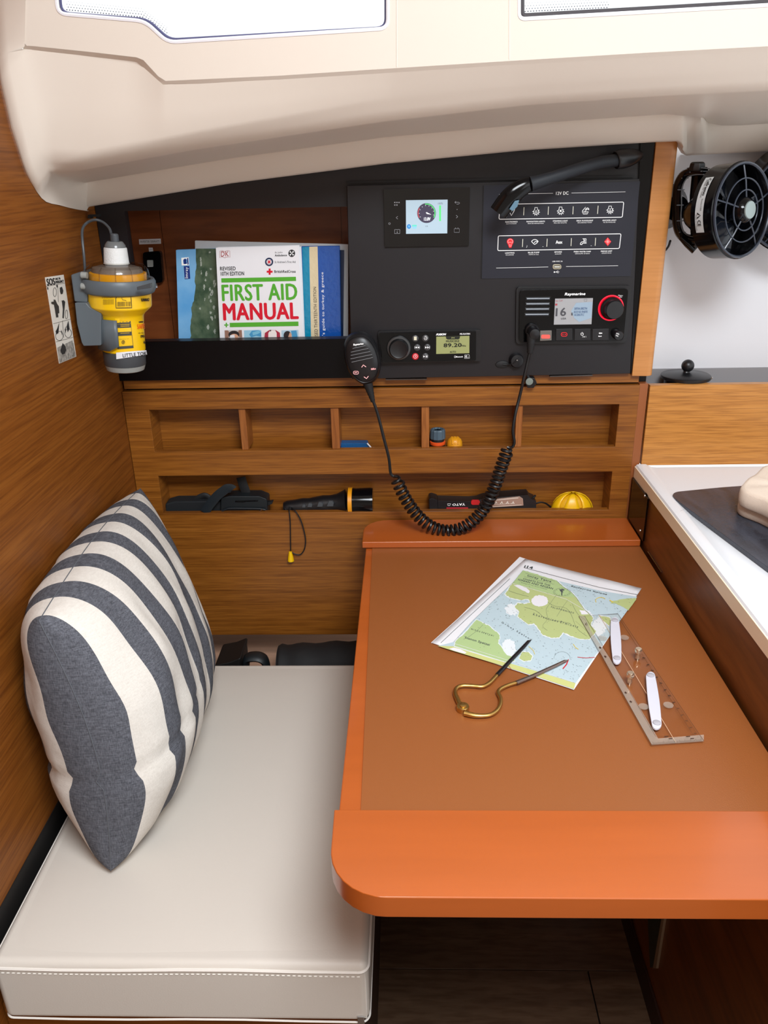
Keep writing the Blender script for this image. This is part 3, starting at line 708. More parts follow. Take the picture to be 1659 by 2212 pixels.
    bn1 = Nn.new('ShaderNodeTexNoise'); bn1.inputs['Scale'].default_value = 16; bn1.inputs['Detail'].default_value = 2; Lk.new(tc.outputs['Object'], bn1.inputs['Vector'])
    bu = Nn.new('ShaderNodeBump'); bu.inputs['Strength'].default_value = .35; bu.inputs['Distance'].default_value = .012; Lk.new(bn1.outputs['Fac'], bu.inputs['Height'])
    bu2 = Nn.new('ShaderNodeBump'); bu2.inputs['Strength'].default_value = .3; bu2.inputs['Distance'].default_value = .001; Lk.new(sm_, bu2.inputs['Height']); Lk.new(bu.outputs[0], bu2.inputs['Normal']); Lk.new(bu2.outputs[0], b.inputs['Normal'])
    me.materials.append(M); me.polygons.foreach_set('use_smooth', [True] * len(me.polygons))
    o = bpy.data.objects.new('cover', me); COL.objects.link(o); o.parent = root
    # seam piping that runs round the knife edge
    ring = [pt(0, .5 - .5 * math.cos(math.pi * j / 40), 1) for j in range(41)] + [pt(.5 - .5 * math.cos(math.pi * j / 40), 1, 1) for j in range(1, 41)] + [pt(1, .5 + .5 * math.cos(math.pi * j / 40), 1) for j in range(1, 41)] + [pt(.5 + .5 * math.cos(math.pi * j / 40), 0, 1) for j in range(1, 40)]
    MB().tube(ring, .0007, 6, closed=True).build('seam', mat('seam_thread', (90, 92, 98), .9), root)
pillow()

# ================================================================== BOOKS IN THE NICHE
def book(name, label, q, Y0, th, cover, zb=-.302, pages=True, cat='book'):
    """upright book: q = px TL,TR of the cover top, and px BL,BR where it meets the rack lip; extended down to the niche floor"""
    tl, tr, br, bl = [W(x, y, Y0) for x, y in q]
    def down(t, b_): k = (zb - t.z) / (b_.z - t.z); return t + (b_ - t) * k
    br2 = down(tr, br); bl2 = down(tl, bl)
    o = thing(name, label, cat, (bl2 + br2) / 2 + Vector((0, th / 2, 0)), 'books standing in the niche')
    c = MB(); c.prism([tl, tr, br2, bl2], (0, .0008, 0)); c.build('front_cover', cover, o, bevel=.0003, seg=1)
    c = MB(); c.prism([p + Vector((0, th - .0008, 0)) for p in (tl, tr, br2, bl2)], (0, .0008, 0)); c.build('back_cover', cover, o, bevel=.0003, seg=1)
    i = Vector((.0015, 0, 0))
    MB().prism([tl + i + Vector((0, .0008, -.0015)), tr - i + Vector((0, .0008, -.0015)), br2 - i + Vector((0, .0008, 0)), bl2 + i + Vector((0, .0008, 0))], (0, th - .0016, 0)).build('pages', paper, o)
    return o, Y0
# wide white chart folder at the back
fo, Yf = book('chart_folder', 'wide worn white folder standing behind all the other books', [(421, 520), (752, 528), (752, 735), (424, 735)], .078, .006, mat('worn_white_card', (222, 224, 226), .35, bump=(60, .3)))
bb, Yb = book('booklet', 'thin navy booklet mostly hidden at the right end behind the blue handbook', [(700, 539), (743, 541), (741, 735), (700, 735)], .066, .006, mat('navy_cover', (22, 42, 78), .25))
pb_, Yp = book('pilot_book', 'sky blue pilot book with an aerial photo of a green coast, leftmost in the niche', [(380, 540), (470, 537), (476, 735), (386, 735)], .054, .008, mat('sky_blue_cover', (96, 168, 226), .3, var=((14, 14, 14), .1, (140, 196, 238))))
pf = WP(Yp - .0004)
coast = [(423, 537), (469, 537), (476, 735), (409, 735)] ; cl = [(413, 725), (411, 705), (414, 685), (413, 665), (419, 650), (422, 625), (421, 600), (424, 580), (422, 555)]
M_forest = mat('aerial_forest_print', (52, 78, 58), .4, var=((70, 70, 60), .2, (98, 116, 92)))
MB().flat(mp_(pf, coast + jag(cl, 1.2, 3)[:-3])).build('coast_picture', M_forest, pb_)
wt = MB()
for i in range(26):
    x = random.uniform(428, 466); y = random.uniform(545, 725); wt.flat(mp_(WP(Yp - .0006), jag(circ(x, y, random.uniform(1, 3.2), random.uniform(2, 7), 7), 1.1, 2)))
wt.build('pale_rocks', mat('rock_print', (170, 178, 166), .5), pb_)
lg = MB(); lg.flat(mp_(WP(Yp - .0006), [(397, 575), (409, 574.5), (411, 602), (399, 603)])); lg.build('logo_panel', mat('logo_blue', (20, 50, 130), .4), pb_)
lt_ = MB(); text(lt_, 'Imray', WP(Yp - .0008), [(399.5, 601), (399.5, 577), (407.5, 577), (408.5, 601)]); lt_.build('lettering', lineW, pb_)
lg = MB(); lg.flat(mp_(WP(Yp - .0006), [(391.5, 557), (407.5, 555.5), (408.5, 573), (392.5, 573.5)]), [mp_(WP(Yp - .0006), circ(400.2, 564.5, 5, 6, 14)[::-1])]); lg.build('logo_frame', lineW, pb_)
lg = MB(); lg.flat(mp_(WP(Yp - .0008), [(404, 557.5), (406.5, 557), (407.5, 571.5), (405, 572)])); lg.flat(mp_(WP(Yp - .0008), circ(399.5, 563, 3.2, 4, 12))); lg.flat(mp_(WP(Yp - .0008), [(396, 567), (403, 566), (403.5, 570), (397, 570.5)])); lg.build('logo_crest', mat('logo_blue', (20, 50, 130), .4), pb_)

hbk, Yh = book('nautical_handbook', 'glossy blue handbook with teal and cream bands, right of the white manual', [(650, 533), (733, 532), (736, 735), (656, 735)], .046, .012, mat('blue_foil_cover', (26, 84, 168), .14, coat=.6, bump=(130, .5)))
hf = WP(Yh - .0004)
MB().flat(mp_(hf, [(653, 533.5), (668, 533), (672, 735), (657, 735)])).build('teal_band', mat('teal_foil', (14, 140, 176), .16, coat=.6, bump=(130, .5)), hbk)
MB().flat(mp_(hf, [(668, 533), (686, 532.5), (690.5, 735), (672, 735)])).build('cream_band', mat('cream_foil', (226, 208, 170), .22, coat=.5, bump=(130, .4)), hbk)
tx = MB(); text(tx, 'REVISED THIRTEENTH EDITION', WP(Yh - .0007), [(680, 742), (676.5, 620), (683, 620), (687.5, 742)]); tx.build('lettering', mat('brown_ink', (60, 52, 50), .5), hbk)
tx = MB(); text(tx, "A yachtsman's guide to turkey & greece", WP(Yh - .0007), [(697, 790), (693, 588), (700, 588), (705, 790)]); tx.build('lettering', lineW, hbk)
wp_ = MB()
hbk2, Yh2 = book('slim_paperback', 'slim white paperback edge showing between the manual and the blue handbook', [(640, 533), (650, 533), (658, 735), (645, 735)], .036, .007, paper)

fa, Ya = book('first_aid_manual', 'white FIRST AID MANUAL paperback with green bars in the middle of the niche', [(466, 535), (645, 530.5), (655, 735), (475, 735)], .022, .012, mat('white_gloss_cover', (236, 236, 240), .2, coat=.4))
FP = WP(Ya - .0004); FP2 = WP(Ya - .0007)
green = mat('green_print', (84, 172, 50), .35); redM = mat('red_print_bright', (214, 18, 46), .35)
def fq(x, y): return (370 + x / 4.254, 510 + y / 4.254)      # coordinates measured on a 4.254x enlargement
def FQ(*p): return [fq(*a) for a in p]
for nm_, pl_ in (('green_bar', ((459, 388), (1145, 374), (1147, 412), (461, 427))), ('green_bar', ((537, 797), (1168, 785), (1169, 826), (538, 837))), ('green_cross', ((486, 812), (500, 812), (500, 796), (512, 796), (512, 812), (526, 812), (526, 822), (512, 822), (512, 838), (500, 838), (500, 822), (486, 822)))):
    MB().flat(mp_(FP, FQ(*pl_))).build(nm_, green, fa)
t_ = MB(); text(t_, 'FIRST AID', FP, FQ((464, 448), (1150, 436), (1156, 584), (472, 596)), bold=1.2); t_.build('title_lettering', green, fa)
t_ = MB(); text(t_, 'MANUAL', FP, FQ((476, 620), (1160, 612), (1166, 760), (484, 774)), bold=1.5); t_.build('title_lettering', redM, fa)
t_ = MB(); text(t_, 'REVISED', FP, FQ((448, 282), (590, 280), (591, 314), (449, 316)), bold=.2)
text(t_, '10TH EDITION', FP, FQ((455, 328), (668, 325), (669, 360), (456, 364)), bold=.2)
t_.build('lettering', ink, fa); t_ = MB(); text(t_, 'BritishRedCross', FP, FQ((947, 314), (1142, 312), (1143, 336), (948, 338)), bold=.15)
t_.build('lettering', ink, fa); t_ = MB(); text(t_, "St Andrew's First Aid", FP, FQ((950, 228), (1142, 226), (1142, 246), (950, 248)))
t_.build('lettering', ink, fa); t_ = MB(); text(t_, 'Ambulance', FP, FQ((952, 168), (1062, 166), (1062, 184), (952, 187)), bold=.15); text(t_, 'St John', FP, FQ((952, 144), (1022, 142), (1022, 160), (952, 162)))
t_.build('lettering', ink, fa)
t_ = MB(); text(t_, 'DK', FP2, FQ((457, 142), (528, 140), (528, 184), (457, 188)))
stroke(t_, FP2, FQ((445, 138), (468, 134), (492, 142), (516, 133), (538, 136), (540, 196), (516, 190), (494, 200), (470, 190), (446, 200)), .5, closed=True); t_.build('publisher_mark', mat('red_brown_ink', (170, 60, 60), .5), fa)
r_ = MB(); r_.flat(mp_(FP, FQ((895, 298), (913, 298), (913, 318), (931, 318), (931, 336), (913, 336), (913, 355), (895, 355), (895, 336), (877, 336), (877, 318), (895, 318)))); r_.build('red_cross', redM, fa)
b1 = MB(); b1.flat(mp_(FP, FQ(*circ(899, 237, 38, 39, 24))), [mp_(FP, FQ(*circ(899, 237, 24, 25, 20)[::-1]))]); b1.build('badge_ring', mat('navy_ink', (30, 44, 80), .5), fa)
b1 = MB(); stroke(b1, FP, FQ((887, 224), (911, 250)), 2.2); stroke(b1, FP2, FQ((911, 224), (887, 250)), 2.2); b1.build('badge_cross', redM, fa)
b1 = MB(); b1.flat(mp_(FP, FQ(*circ(1107, 158, 31, 34, 24)))); b1.build('badge_disc', ink, fa)
b1 = MB()
for a in (45, 135, 225, 315): b1.flat(mp_(FP2, FQ((1107, 158), (1107 + 27 * math.cos(math.radians(a - 17)), 158 + 29 * math.sin(math.radians(a - 17))), (1107 + 20 * math.cos(math.radians(a)), 158 + 21 * math.sin(math.radians(a))), (1107 + 27 * math.cos(math.radians(a + 17)), 158 + 29 * math.sin(math.radians(a + 17))))))
b1.build('badge_star', lineW, fa)
skin = mat('print_skin', (214, 160, 130), .5); dkhair = mat('print_hair', (36, 30, 32), .5); pblue = mat('print_blue', (150, 200, 222), .5); pblue2 = mat('print_deep_blue', (70, 150, 196), .5); pred = mat('print_maroon', (170, 40, 66), .5)
def pic(x0, x1, bgm, parts):
    pc = MB().flat(mp_(FP, FQ((x0, 866), (x1, 862), (x1 + 4, 975), (x0 + 4, 975)))).build('cover_picture', bgm, fa)
    for i, (mm, poly) in enumerate(parts): MB().flat(mp_(WP(Ya - .0006 - .0001 * i), FQ(*poly))).build('printed_shape', mm, pc)
pic(490, 648, mat('print_grey', (196, 190, 186), .5), [(mat('print_tan', (150, 110, 92), .5), [(490, 866), (520, 866), (545, 900), (520, 940), (494, 940)]), (mat('print_tan', (150, 110, 92), .5), [(622, 864), (648, 864), (652, 930), (628, 930), (606, 900)]), (dkhair, circ(575, 905, 50, 36, 18)), (skin, circ(578, 924, 38, 26, 18)), (paper, [(540, 912), (580, 905), (590, 975), (535, 975)])])
pic(668, 826, pblue, [(pblue2, [(716, 905), (740, 870), (800, 864), (826, 880), (828, 925), (780, 915), (735, 930)]), (mat('print_glove', (120, 186, 214), .5), [(745, 885), (800, 868), (822, 884), (790, 902), (750, 912)])])
pic(846, 1004, mat('print_pale', (232, 228, 226), .5), [(pred, [(850, 975), (860, 890), (900, 864), (960, 864), (998, 888), (1004, 975), (965, 975), (960, 900), (895, 900), (890, 975)]), (mat('print_shirt', (240, 230, 226), .5), [(892, 890), (912, 866), (955, 866), (968, 890), (970, 975), (890, 975)]), (dkhair, [(905, 862), (920, 862), (912, 880)])])
pic(1012, 1168, mat('print_pale_blue', (176, 204, 218), .5), [(pblue2, [(1100, 870), (1150, 866), (1170, 975), (1120, 975)]), (dkhair, circ(1068, 912, 36, 40, 18)), (skin, [(1088, 885), (1106, 900), (1104, 940), (1084, 960), (1070, 940)])])

# ================================================================== NICHE SWITCH AND LABELS
YB = YN - .003
sw = thing('inverter_switch', 'black remote switch with a grey button on the wood at the niche left end', 'switch', W(330, 612, YB))
MB().prism(mp_(WP(YB - .012), rq([(308, 545), (346, 542), (352, 610), (313, 613)], 7)), (0, .0119, 0)).build('housing', blk_g, sw, bevel=.002)
MB().prism(mp_(WP(YB - .0135), rq([(317.5, 562), (330.5, 562), (331, 576.5), (318.5, 577)], 2)), (0, .002, 0)).build('button', grey_lt, sw, bevel=.0004)
for nm, lb, q, s_ in (('label_strip', 'white strip reading INVERTER 350WATT on the niche wood', [(300, 517), (347, 515.5), (347.7, 526.5), (300.8, 528)], 'INVERTER 350WATT'),
                     ('label_strip', 'tiny white ON label on the niche wood above the black switch', [(321, 535), (329.6, 535), (331, 543), (322, 543.5)], 'ON'),
                     ('label_strip', 'tiny white OFF label on the niche wood below the black switch', [(329, 613), (339, 612), (340, 621.5), (330, 622.5)], 'OFF')):
    o = thing(nm, lb, 'label', W(*q[3], YB))
    MB().prism(mp_(WP(YB - .0008), q), (0, .0007, 0)).build('tape', paper, o)
    a, b_, c, d = [Vector(p) for p in q]; ce = (a + b_ + c + d) / 4
    t_ = MB(); text(t_, s_, WP(YB - .001), [ce + (p - ce) * (.88 if s_ != 'ON' else .7) * 1.0 + ((ce - p) * .0) + Vector((0, (ce.y - p.y) * .45)) for p in (a, b_, c, d)]); t_.build('lettering', ink, o)

# ================================================================== SOS STICKER ON THE BULKHEAD
XS = XL + .0006
def sq_(x, y): return (80 + x / 5.184, 440 + y / 5.184)
def SQ(*p): return [S(*sq_(*a), XS) for a in p]
def SQ2(x, y): return S(*sq_(x, y), XS + .0004)
so_ = thing('sos_sticker', 'white SOS instruction strip stuck on the teak bulkhead beside the beacon', 'sticker', S(128, 785, XL))
MB().prism(SQ((92, 825), (298, 795), (440, 1712), (250, 1790)), (-.0005, 0, 0)).build('backing', mat('sticker_white', (222, 216, 206), .4), so_)
t_ = MB(); text(t_, 'SOS', SQ2, [(106, 842), (195, 832), (204, 905), (116, 918)], bold=3); text(t_, 'ONLY IN', SQ2, [(203, 832), (258, 824), (262, 848), (206, 856)], bold=1)
text(t_, 'EMERGENCY', SQ2, [(206, 866), (298, 852), (302, 880), (210, 894)], bold=1.2); t_.build('lettering', ink, so_)
d_ = MB()
for a in ([(100, 925), (310, 888)], [(180, 1345), (378, 1292)], [(212, 1548), (404, 1495)], [(232, 905), (240, 1100)], [(286, 1310), (300, 1500)]): stroke(d_, SQ2, a, 3)
for poly in ([(160, 1100), (190, 1095), (185, 1075), (205, 1075), (225, 1120), (245, 1150), (250, 1225), (235, 1230), (240, 1270), (215, 1275), (200, 1180), (190, 1130), (162, 1122)],
             [(255, 940), (280, 930), (295, 975), (288, 1010), (268, 1015), (258, 985)], [(262, 1090), (278, 1088), (290, 1180), (285, 1280), (300, 1285), (305, 1210), (316, 1100), (300, 1080)],
             [(262, 1640), (288, 1560), (320, 1600), (328, 1640), (310, 1680), (285, 1690), (268, 1665)], [(225, 1400), (250, 1330), (240, 1450), (220, 1460)], [(330, 1380), (352, 1310), (365, 1400), (345, 1440)],
             [(208, 1430), (232, 1390), (222, 1470)], [(270, 1410), (284, 1440), (280, 1475)], [(310, 1410), (324, 1370), (322, 1450)], [(112, 935), (124, 932), (128, 960), (118, 964)], [(216, 910), (228, 908), (232, 935), (220, 938)]):
    d_.flat([SQ2(*p) for p in poly])
for cx, cy, rx, ry in ((250, 1480, 42, 52), (350, 1450, 38, 48), (200, 990, 18, 50), (330, 1240, 14, 50)): stroke(d_, SQ2, circ(cx, cy, rx, ry, 20), 4, closed=True)
stroke(d_, SQ2, [(405, 1560), (415, 1690), (395, 1700), (425, 1705)], 3)
d_.build('drawings', mat('sticker_ink', (48, 46, 46), .5), so_)
MB().flat([S(*sq_(*p), XS + .0002) for p in ((226, 1612), (396, 1530), (438, 1710), (250, 1786))]).build('grey_photo', mat('sticker_grey', (176, 170, 162), .5, var=((200, 200, 200), .3)), so_)

# ================================================================== EMERGENCY BEACON
YE = -.115
def ez(y, x=262): return W(x, y, YE).z
cxE = lambda y: W(257 + (y - 600) * .075, y, YE).x
Xe = W(259, 640, YE).x; Xe2 = W(268, 720, YE).x
ep = thing('emergency_beacon', 'yellow emergency position beacon in a grey bracket on the teak bulkhead', 'beacon', (Xe, YE, ez(800)))
AXE = (Vector((W(271, 795, YE).x, YE, ez(795))) - Vector((W(248.5, 535, YE).x, YE, ez(535)))).normalized() * -1
B0 = Vector((W(271.5, 795, YE).x, YE, ez(795)))
def eh(y): return (ez(y) - B0.z) / AXE.z
m1 = .00068
def er(wpx): return wpx * .5 * mpp(262, 650, YE)
body = MB().lathe([(er(80), eh(757)), (er(91), eh(756)), (er(92), eh(700)), (er(95), eh(680)), (er(102), eh(674)), (er(126), eh(663)), (er(131), eh(660)), (er(133), eh(628)), (er(133), eh(612))], B0, AXE, 40).build('body', yellow, ep, bevel=.0015)
MB().lathe([(er(70), eh(799)), (er(80), eh(797)), (er(86), eh(788)), (er(87), eh(786))], B0, AXE, 36).build('sensor_foot', grey_lt, ep, ang=30)
bs = MB().lathe([(er(86), eh(787)), (er(89), eh(785)), (er(90), eh(760)), (er(91), eh(756))], B0, AXE, 40).build('base_cap', grey_dk, ep, bevel=.001)
# collar: stepped ring with lugs
cl_ = MB().lathe([(er(134), eh(632)), (er(146), eh(629)), (er(153), eh(622)), (er(154), eh(606)), (er(147), eh(599)), (er(134), eh(600)), (er(130), eh(610))], B0, AXE, 44)
cl_.build('collar', grey_pl, ep, bevel=.001)
dome = MB().lathe([(er(132), eh(612)), (er(130), eh(590)), (er(126), eh(580)), (er(112), eh(571)), (er(70), eh(567)), (er(40), eh(566))], B0, AXE, 40).build('clear_dome', transp('clear_dome_plastic', (.86, .84, .8, 1), .1), ep)
MB().lathe([(er(118), eh(612)), (er(118), eh(588)), (er(110), eh(587))], B0, AXE, 36).build('amber_ring', orange_y, ep)
MB().lathe([(er(108), eh(592)), (er(100), eh(578)), (er(60), eh(572))], B0, AXE, 36).build('inner_deck', mat('dome_inner', (120, 110, 104), .4), ep)
for a in range(0, 360, 30):
    u = AXE.orthogonal().normalized(); v = AXE.cross(u); d = u * math.cos(math.radians(a)) + v * math.sin(math.radians(a))
    MB().tube([B0 + AXE * eh(608) + d * er(131), B0 + AXE * eh(590) + d * er(129), B0 + AXE * eh(580) + d * er(125), B0 + AXE * eh(573) + d * er(108)], .0008, 6).build('rib', transp('clear_dome_plastic', (.86, .84, .8, 1), .1), ep)
MB().lathe([(er(54), eh(569)), (er(51), eh(566)), (er(47), eh(536)), (er(44), eh(534))], B0, AXE, 32).build('reflector_cap', mat('white_reflector', (222, 222, 220), .35, bump=(700, .5)), ep)
MB().lathe([(er(44), eh(536)), (er(42), eh(529)), (er(34), eh(523)), (er(30), eh(521))], B0, AXE, 30).build('cap_top', mat('cap_grey', (110, 112, 112), .2), ep)
MB().lathe([(er(18), eh(524)), (er(17), eh(506)), (er(12), eh(504))], B0, AXE, 20).build('plug', grey_dk, ep, bevel=.0008)
# bracket
bk = MB()
XW = XL + .0005
lw = lambda x, y, Y=YE: W(x, y, Y)
arm_l = [(151, 593), (163, 588), (190, 586), (186, 655), (161, 652)]
bk.prism([lw(x, y, YE - .03) for x, y in [(152, 594), (170, 588), (186, 590), (190, 630), (188, 654), (160, 652)]], (0, .055, 0))
bk.build('upper_bracket', grey_pl, ep, bevel=.002)
bk = MB()
prof = [(161, 654), (186, 654), (196, 666), (218, 677), (218, 746), (180, 747), (176, 740), (166, 700)]
bk.prism([lw(x, y, YE - .036) for x, y in prof], (0, .065, 0)); bk.build('lower_bracket', grey_pl, ep, bevel=.0012)
# curved cradle plate that wraps the lower body on the viewer side
rows = []
for t in range(13):
    ang = math.radians(186 + 92 * t / 12)           # around the axis, 180 = toward the bulkhead, 270 = toward the viewer
    r_ = er(92) + .004
    col_ = []
    top = 684 - 2 * math.sin(t / 12 * math.pi); bot = 748 if t < 10 else 748 - (t - 9) * 3
    for y in (top, (top + bot) / 2, bot):
        u = Vector((math.cos(ang), math.sin(ang), 0)); col_.append(B0 + AXE * eh(y) + u * r_)
    rows.append(col_)
cp_ = MB(); cp_.openm = True; cp_.grid(rows); cp_.build('cradle', grey_pl, ep, solid=.003)
for y in (594, 618):
    a = W(176, y, YE - .035); MB().lathe([(.0045, 0), (.0045, .008)], a, (1, 0, -.1), 10).build('hinge_lug', grey_lt, ep)
MB().prism([W(x, y, YE - .05) for x, y in ((295, 620), (326, 612), (327, 622), (296, 627))], (0, .006, 0)).build('latch', grey_dk, ep, bevel=.0008)
# wrapped labels on the beacon
def wrapE(R):
    """maps enlargement px (5.184x) onto the cylinder surface of radius R that faces the viewer"""
    def f(x, y):
        px, py = sq_(x, y); d = ray(px, py); a = Vector((d.x, d.y)); o = Vector((CP.x - B0.x, CP.y - B0.y))
        h = W(px, py, YE - R); zc = h.z; c = B0 + AXE * ((zc - B0.z) / AXE.z); o = Vector((CP.x - c.x, CP.y - c.y))
        A = a.dot(a); Bq = 2 * o.dot(a); Cq = o.dot(o) - R * R; D = Bq * Bq - 4 * A * Cq
        t = (-Bq - math.sqrt(max(D, 0))) / (2 * A) if D > 0 else -Bq / (2 * A)
        return CP + d * t
    return f
R1 = er(133) + .0006; R2 = er(92) + .0006; R3 = er(90) + .0012
def fine(pts, k=6):
    out = []
    for i in range(len(pts)):
        a = Vector(pts[i]); b_ = Vector(pts[(i + 1) % len(pts)])
        for j in range(k): out.append(tuple(a + (b_ - a) * j / k))
    return out
def wgrid(mb, f, q, n=10):
    q = [Vector(p) for p in q]
    rows = [[f(*((q[0] * (1 - u) + q[1] * u) * (1 - v) + (q[3] * (1 - u) + q[2] * u) * v)) for u in [i / n for i in range(n + 1)]] for v in (0, .5, 1)]
    mb.openm = True; return mb.grid(rows)
e1 = MB(); f1 = wrapE(R1); stroke(e1, f1, fine([(885, 1168), (882, 1062), (920, 998), (1010, 992), (1052, 1040), (1062, 1165)], 5), 7, closed=True)
text(e1, 'KANNAD', f1, [(1168, 1062), (1258, 1056), (1258, 1090), (1172, 1094)], bold=1.5)
for i in range(5): text(e1, 'IN DISTRESS USE ONLY'[:18 - i % 3], f1, [(728, 1002 + i * 12), (860 - 16 * (i % 3), 1000 + i * 12), (860 - 16 * (i % 3), 1010 + i * 12), (728, 1012 + i * 12)])
for i in range(5): text(e1, 'WARNING READ MANUAL', f1, [(738, 1072 + i * 12), (862, 1068 + i * 12), (862, 1077 + i * 12), (738, 1082 + i * 12)])
for i in range(4): text(e1, 'UNLAWFUL TO USE', f1, [(900, 1100 + i * 13), (1048, 1098 + i * 13), (1048, 1107 + i * 13), (900, 1110 + i * 13)], bold=.6)
e1.flat([f1(*p) for p in ((940, 1022), (992, 1020), (980, 1046), (955, 1048))]); stroke(e1, f1, [(950, 1048), (955, 1075), (1000, 1085)], 4)
e1.build('lettering', ink, ep)
e2 = MB(); f2 = wrapE(R2)
for q in ([(862, 1270), (1040, 1262), (1046, 1342), (870, 1350)], [(872, 1352), (1048, 1344), (1052, 1386), (876, 1392)], [(884, 1440), (1056, 1432), (1060, 1474), (888, 1482)], [(902, 1600), (1078, 1588), (1080, 1614), (904, 1628)]): wgrid(e2, f2, q)
stroke(e2, f2, fine([(862, 1270), (1040, 1262), (1080, 1614), (904, 1628)], 6), 4, closed=True)
e2.build('printed_label', mat('label_grey', (66, 66, 60), .5), ep)
e3 = MB(); f3 = wrapE(R2 + .0004); wgrid(e3, f3, [(872, 1280), (924, 1276), (928, 1332), (876, 1336)]); wgrid(e3, f3, [(884, 1396), (1052, 1388), (1056, 1432), (888, 1440)])
for y in (1286, 1300, 1314, 1330, 1358, 1374, 1452): stroke(e3, f3, fine([(934, y), (1036, y - 5)], 4)[:5], 4)
e3.build('label_print', yellow, ep)
e4 = MB(); stroke(e4, f3, circ(966, 1550, 16, 18, 16), 5, closed=True); stroke(e4, f3, circ(966, 1550, 5, 6, 8), 5, closed=True); text(e4, 'KANNAD', f2, [(1140, 1318), (1190, 1314), (1190, 1330), (1142, 1334)], bold=1)
text(e4, 'EPIRB', f2, [(1160, 1474), (1204, 1468), (1206, 1496), (1162, 1500)], bold=1); text(e4, '406 MHz', f2, [(1134, 1444), (1200, 1438), (1200, 1452), (1136, 1456)]); e4.flat([f2(*p) for p in ((1188, 1565), (1202, 1530), (1212, 1562), (1204, 1570), (1200, 1552))])
for i in range(2): text(e4, 'Ministry of', f3, [(922, 1514 + i * 0), (1026, 1508), (1026, 1518), (922, 1524)])
e4.build('lettering', ink, ep)
e5 = MB(); text(e5, 'SAFE', f2, [(1122, 1350), (1204, 1344), (1208, 1396), (1126, 1402)], bold=2); e5.build('lettering', mat('orange_print', (240, 110, 20), .4), ep)
f4 = wrapE(R3); e6 = MB(); wgrid(e6, f4, [(885, 1668), (1224, 1640), (1232, 1690), (888, 1742)], 16); e6.build('name_tape', paper, ep)
f5 = wrapE(R3 + .0006); e7 = MB(); text(e7, 'LITTLE TOK', f5, [(958, 1682), (1226, 1656), (1230, 1694), (962, 1722)], bold=1.2); e7.build('lettering', mat('tape_ink', (70, 70, 74), .5), ep)
# cable
cpt = [W(240, 505, YE), W(236, 493, YE + .01), W(222, 480, YE + .02), W(205, 475, YE + .02), W(187, 482, YE + .02), W(178, 496, YE + .01), W(178, 520, YE), W(181, 550, YE - .005), W(184, 590, YE - .005)]
MB().tube(cr_(cpt, 6), .0019, 7).build('cable', grey_dk, ep)
cb_ = MB().prism([W(x, y, -.04) for x, y in ((190, 464), (214, 463), (213, 468), (196, 469), (196, 472), (189, 472))], (0, .01, 0)).build('cable_clip', blk_m); tag(cb_, 'small black clip under the headliner lip above the beacon', 'clip')

# ================================================================== BATTERY MONITOR
def c5(x, y): return (740 + x / 4.609, 380 + y / 4.609)
def C5(*p): return [c5(*a) for a in p]
YM = YD - .004
bm_ = thing('battery_monitor', 'glossy black battery monitor with a lit gauge screen on the console door', 'monitor', W(922, 532, YD))
MB().prism(mp_(WP(YM), rq(C5((408, 130), (1270, 112), (1258, 695), (420, 708)), 1.5)), (0, .004, 0)).build('bezel', mat('black_glass', (8, 7, 9), .06), bm_, bevel=.0008)
MB().prism(mp_(WP(YM - .0003), C5((630, 242), (1046, 236), (1042, 572), (632, 577))), (0, .0003, 0)).build('screen', mat('screen_blue', (120, 140, 152), .3, emit=(196, 216, 230), es=.62), bm_)
P1 = lambda x, y: W(*c5(x, y), YM - .0005); P2 = lambda x, y: W(*c5(x, y), YM - .0007); P3 = lambda x, y: W(*c5(x, y), YM - .0009)
MB().flat([P1(*p) for p in circ(836, 370, 93, 99, 40)]).build('gauge_face', mat('gauge_dark', (60, 56, 76), .3, emit=(60, 56, 76), es=.5), bm_)
g = MB(); stroke(g, P2, circ(836, 370, 84, 90, 30, -100, 30), 9); g.flat([P1(*p) for p in ((962, 294), (980, 293), (980, 449), (962, 450))]); g.build('green_scale', mat('gauge_green', (80, 200, 110), .3, emit=(80, 205, 110), es=.7), bm_)
g = MB(); stroke(g, P2, circ(836, 370, 84, 90, 16, 150, 215), 7); g.build('red_scale', mat('gauge_red', (190, 70, 80), .3, emit=(190, 70, 80), es=.5), bm_)
g = MB(); g.flat([P2(*p) for p in ((828, 364), (840, 362), (884, 386), (838, 378))]); text(g, '13.8V', P2, [(812, 414), (874, 412), (874, 444), (812, 446)], bold=1)
for a in range(150, 400, 28): stroke(g, P2, [(836 + 68 * math.cos(math.radians(a)), 370 + 72 * math.sin(math.radians(a))), (836 + 76 * math.cos(math.radians(a)), 370 + 80 * math.sin(math.radians(a)))], 4)
g.build('needle', mat('screen_white', (235, 240, 245), .3, emit=(235, 240, 245), es=.6), bm_)
g = MB(); text(g, '100%', P1, [(950, 266), (998, 264), (998, 283), (950, 285)]); g.build('lettering', mat('screen_grey', (110, 120, 136), .4), bm_); g = MB(); text(g, '1A', P1, [(826, 494), (850, 493), (850, 508), (826, 509)]); g.build('lettering', mat('screen_grey', (110, 120, 136), .4), bm_)
g = MB(); g.flat([P1(*p) for p in circ(661, 504, 20, 23, 20)]); g.build('tank_icon', mat('icon_blue', (36, 120, 190), .3, emit=(36, 120, 190), es=.5), bm_)
g = MB(); g.flat([P1(*p) for p in ((692, 488), (738, 487), (738, 502), (692, 503))]); g.build('level_icon', mat('icon_teal', (90, 200, 180), .3, emit=(90, 200, 180), es=.5), bm_)
g = MB(); g.flat([P1(*p) for p in ((696, 505), (736, 504), (736, 524), (696, 525))]); g.flat([P2(*p) for p in ((655, 494), (668, 494), (664, 514), (659, 514))]); g.build('level_icon', mat('icon_pale', (130, 186, 212), .3, emit=(130, 186, 212), es=.5), bm_)
g = MB()
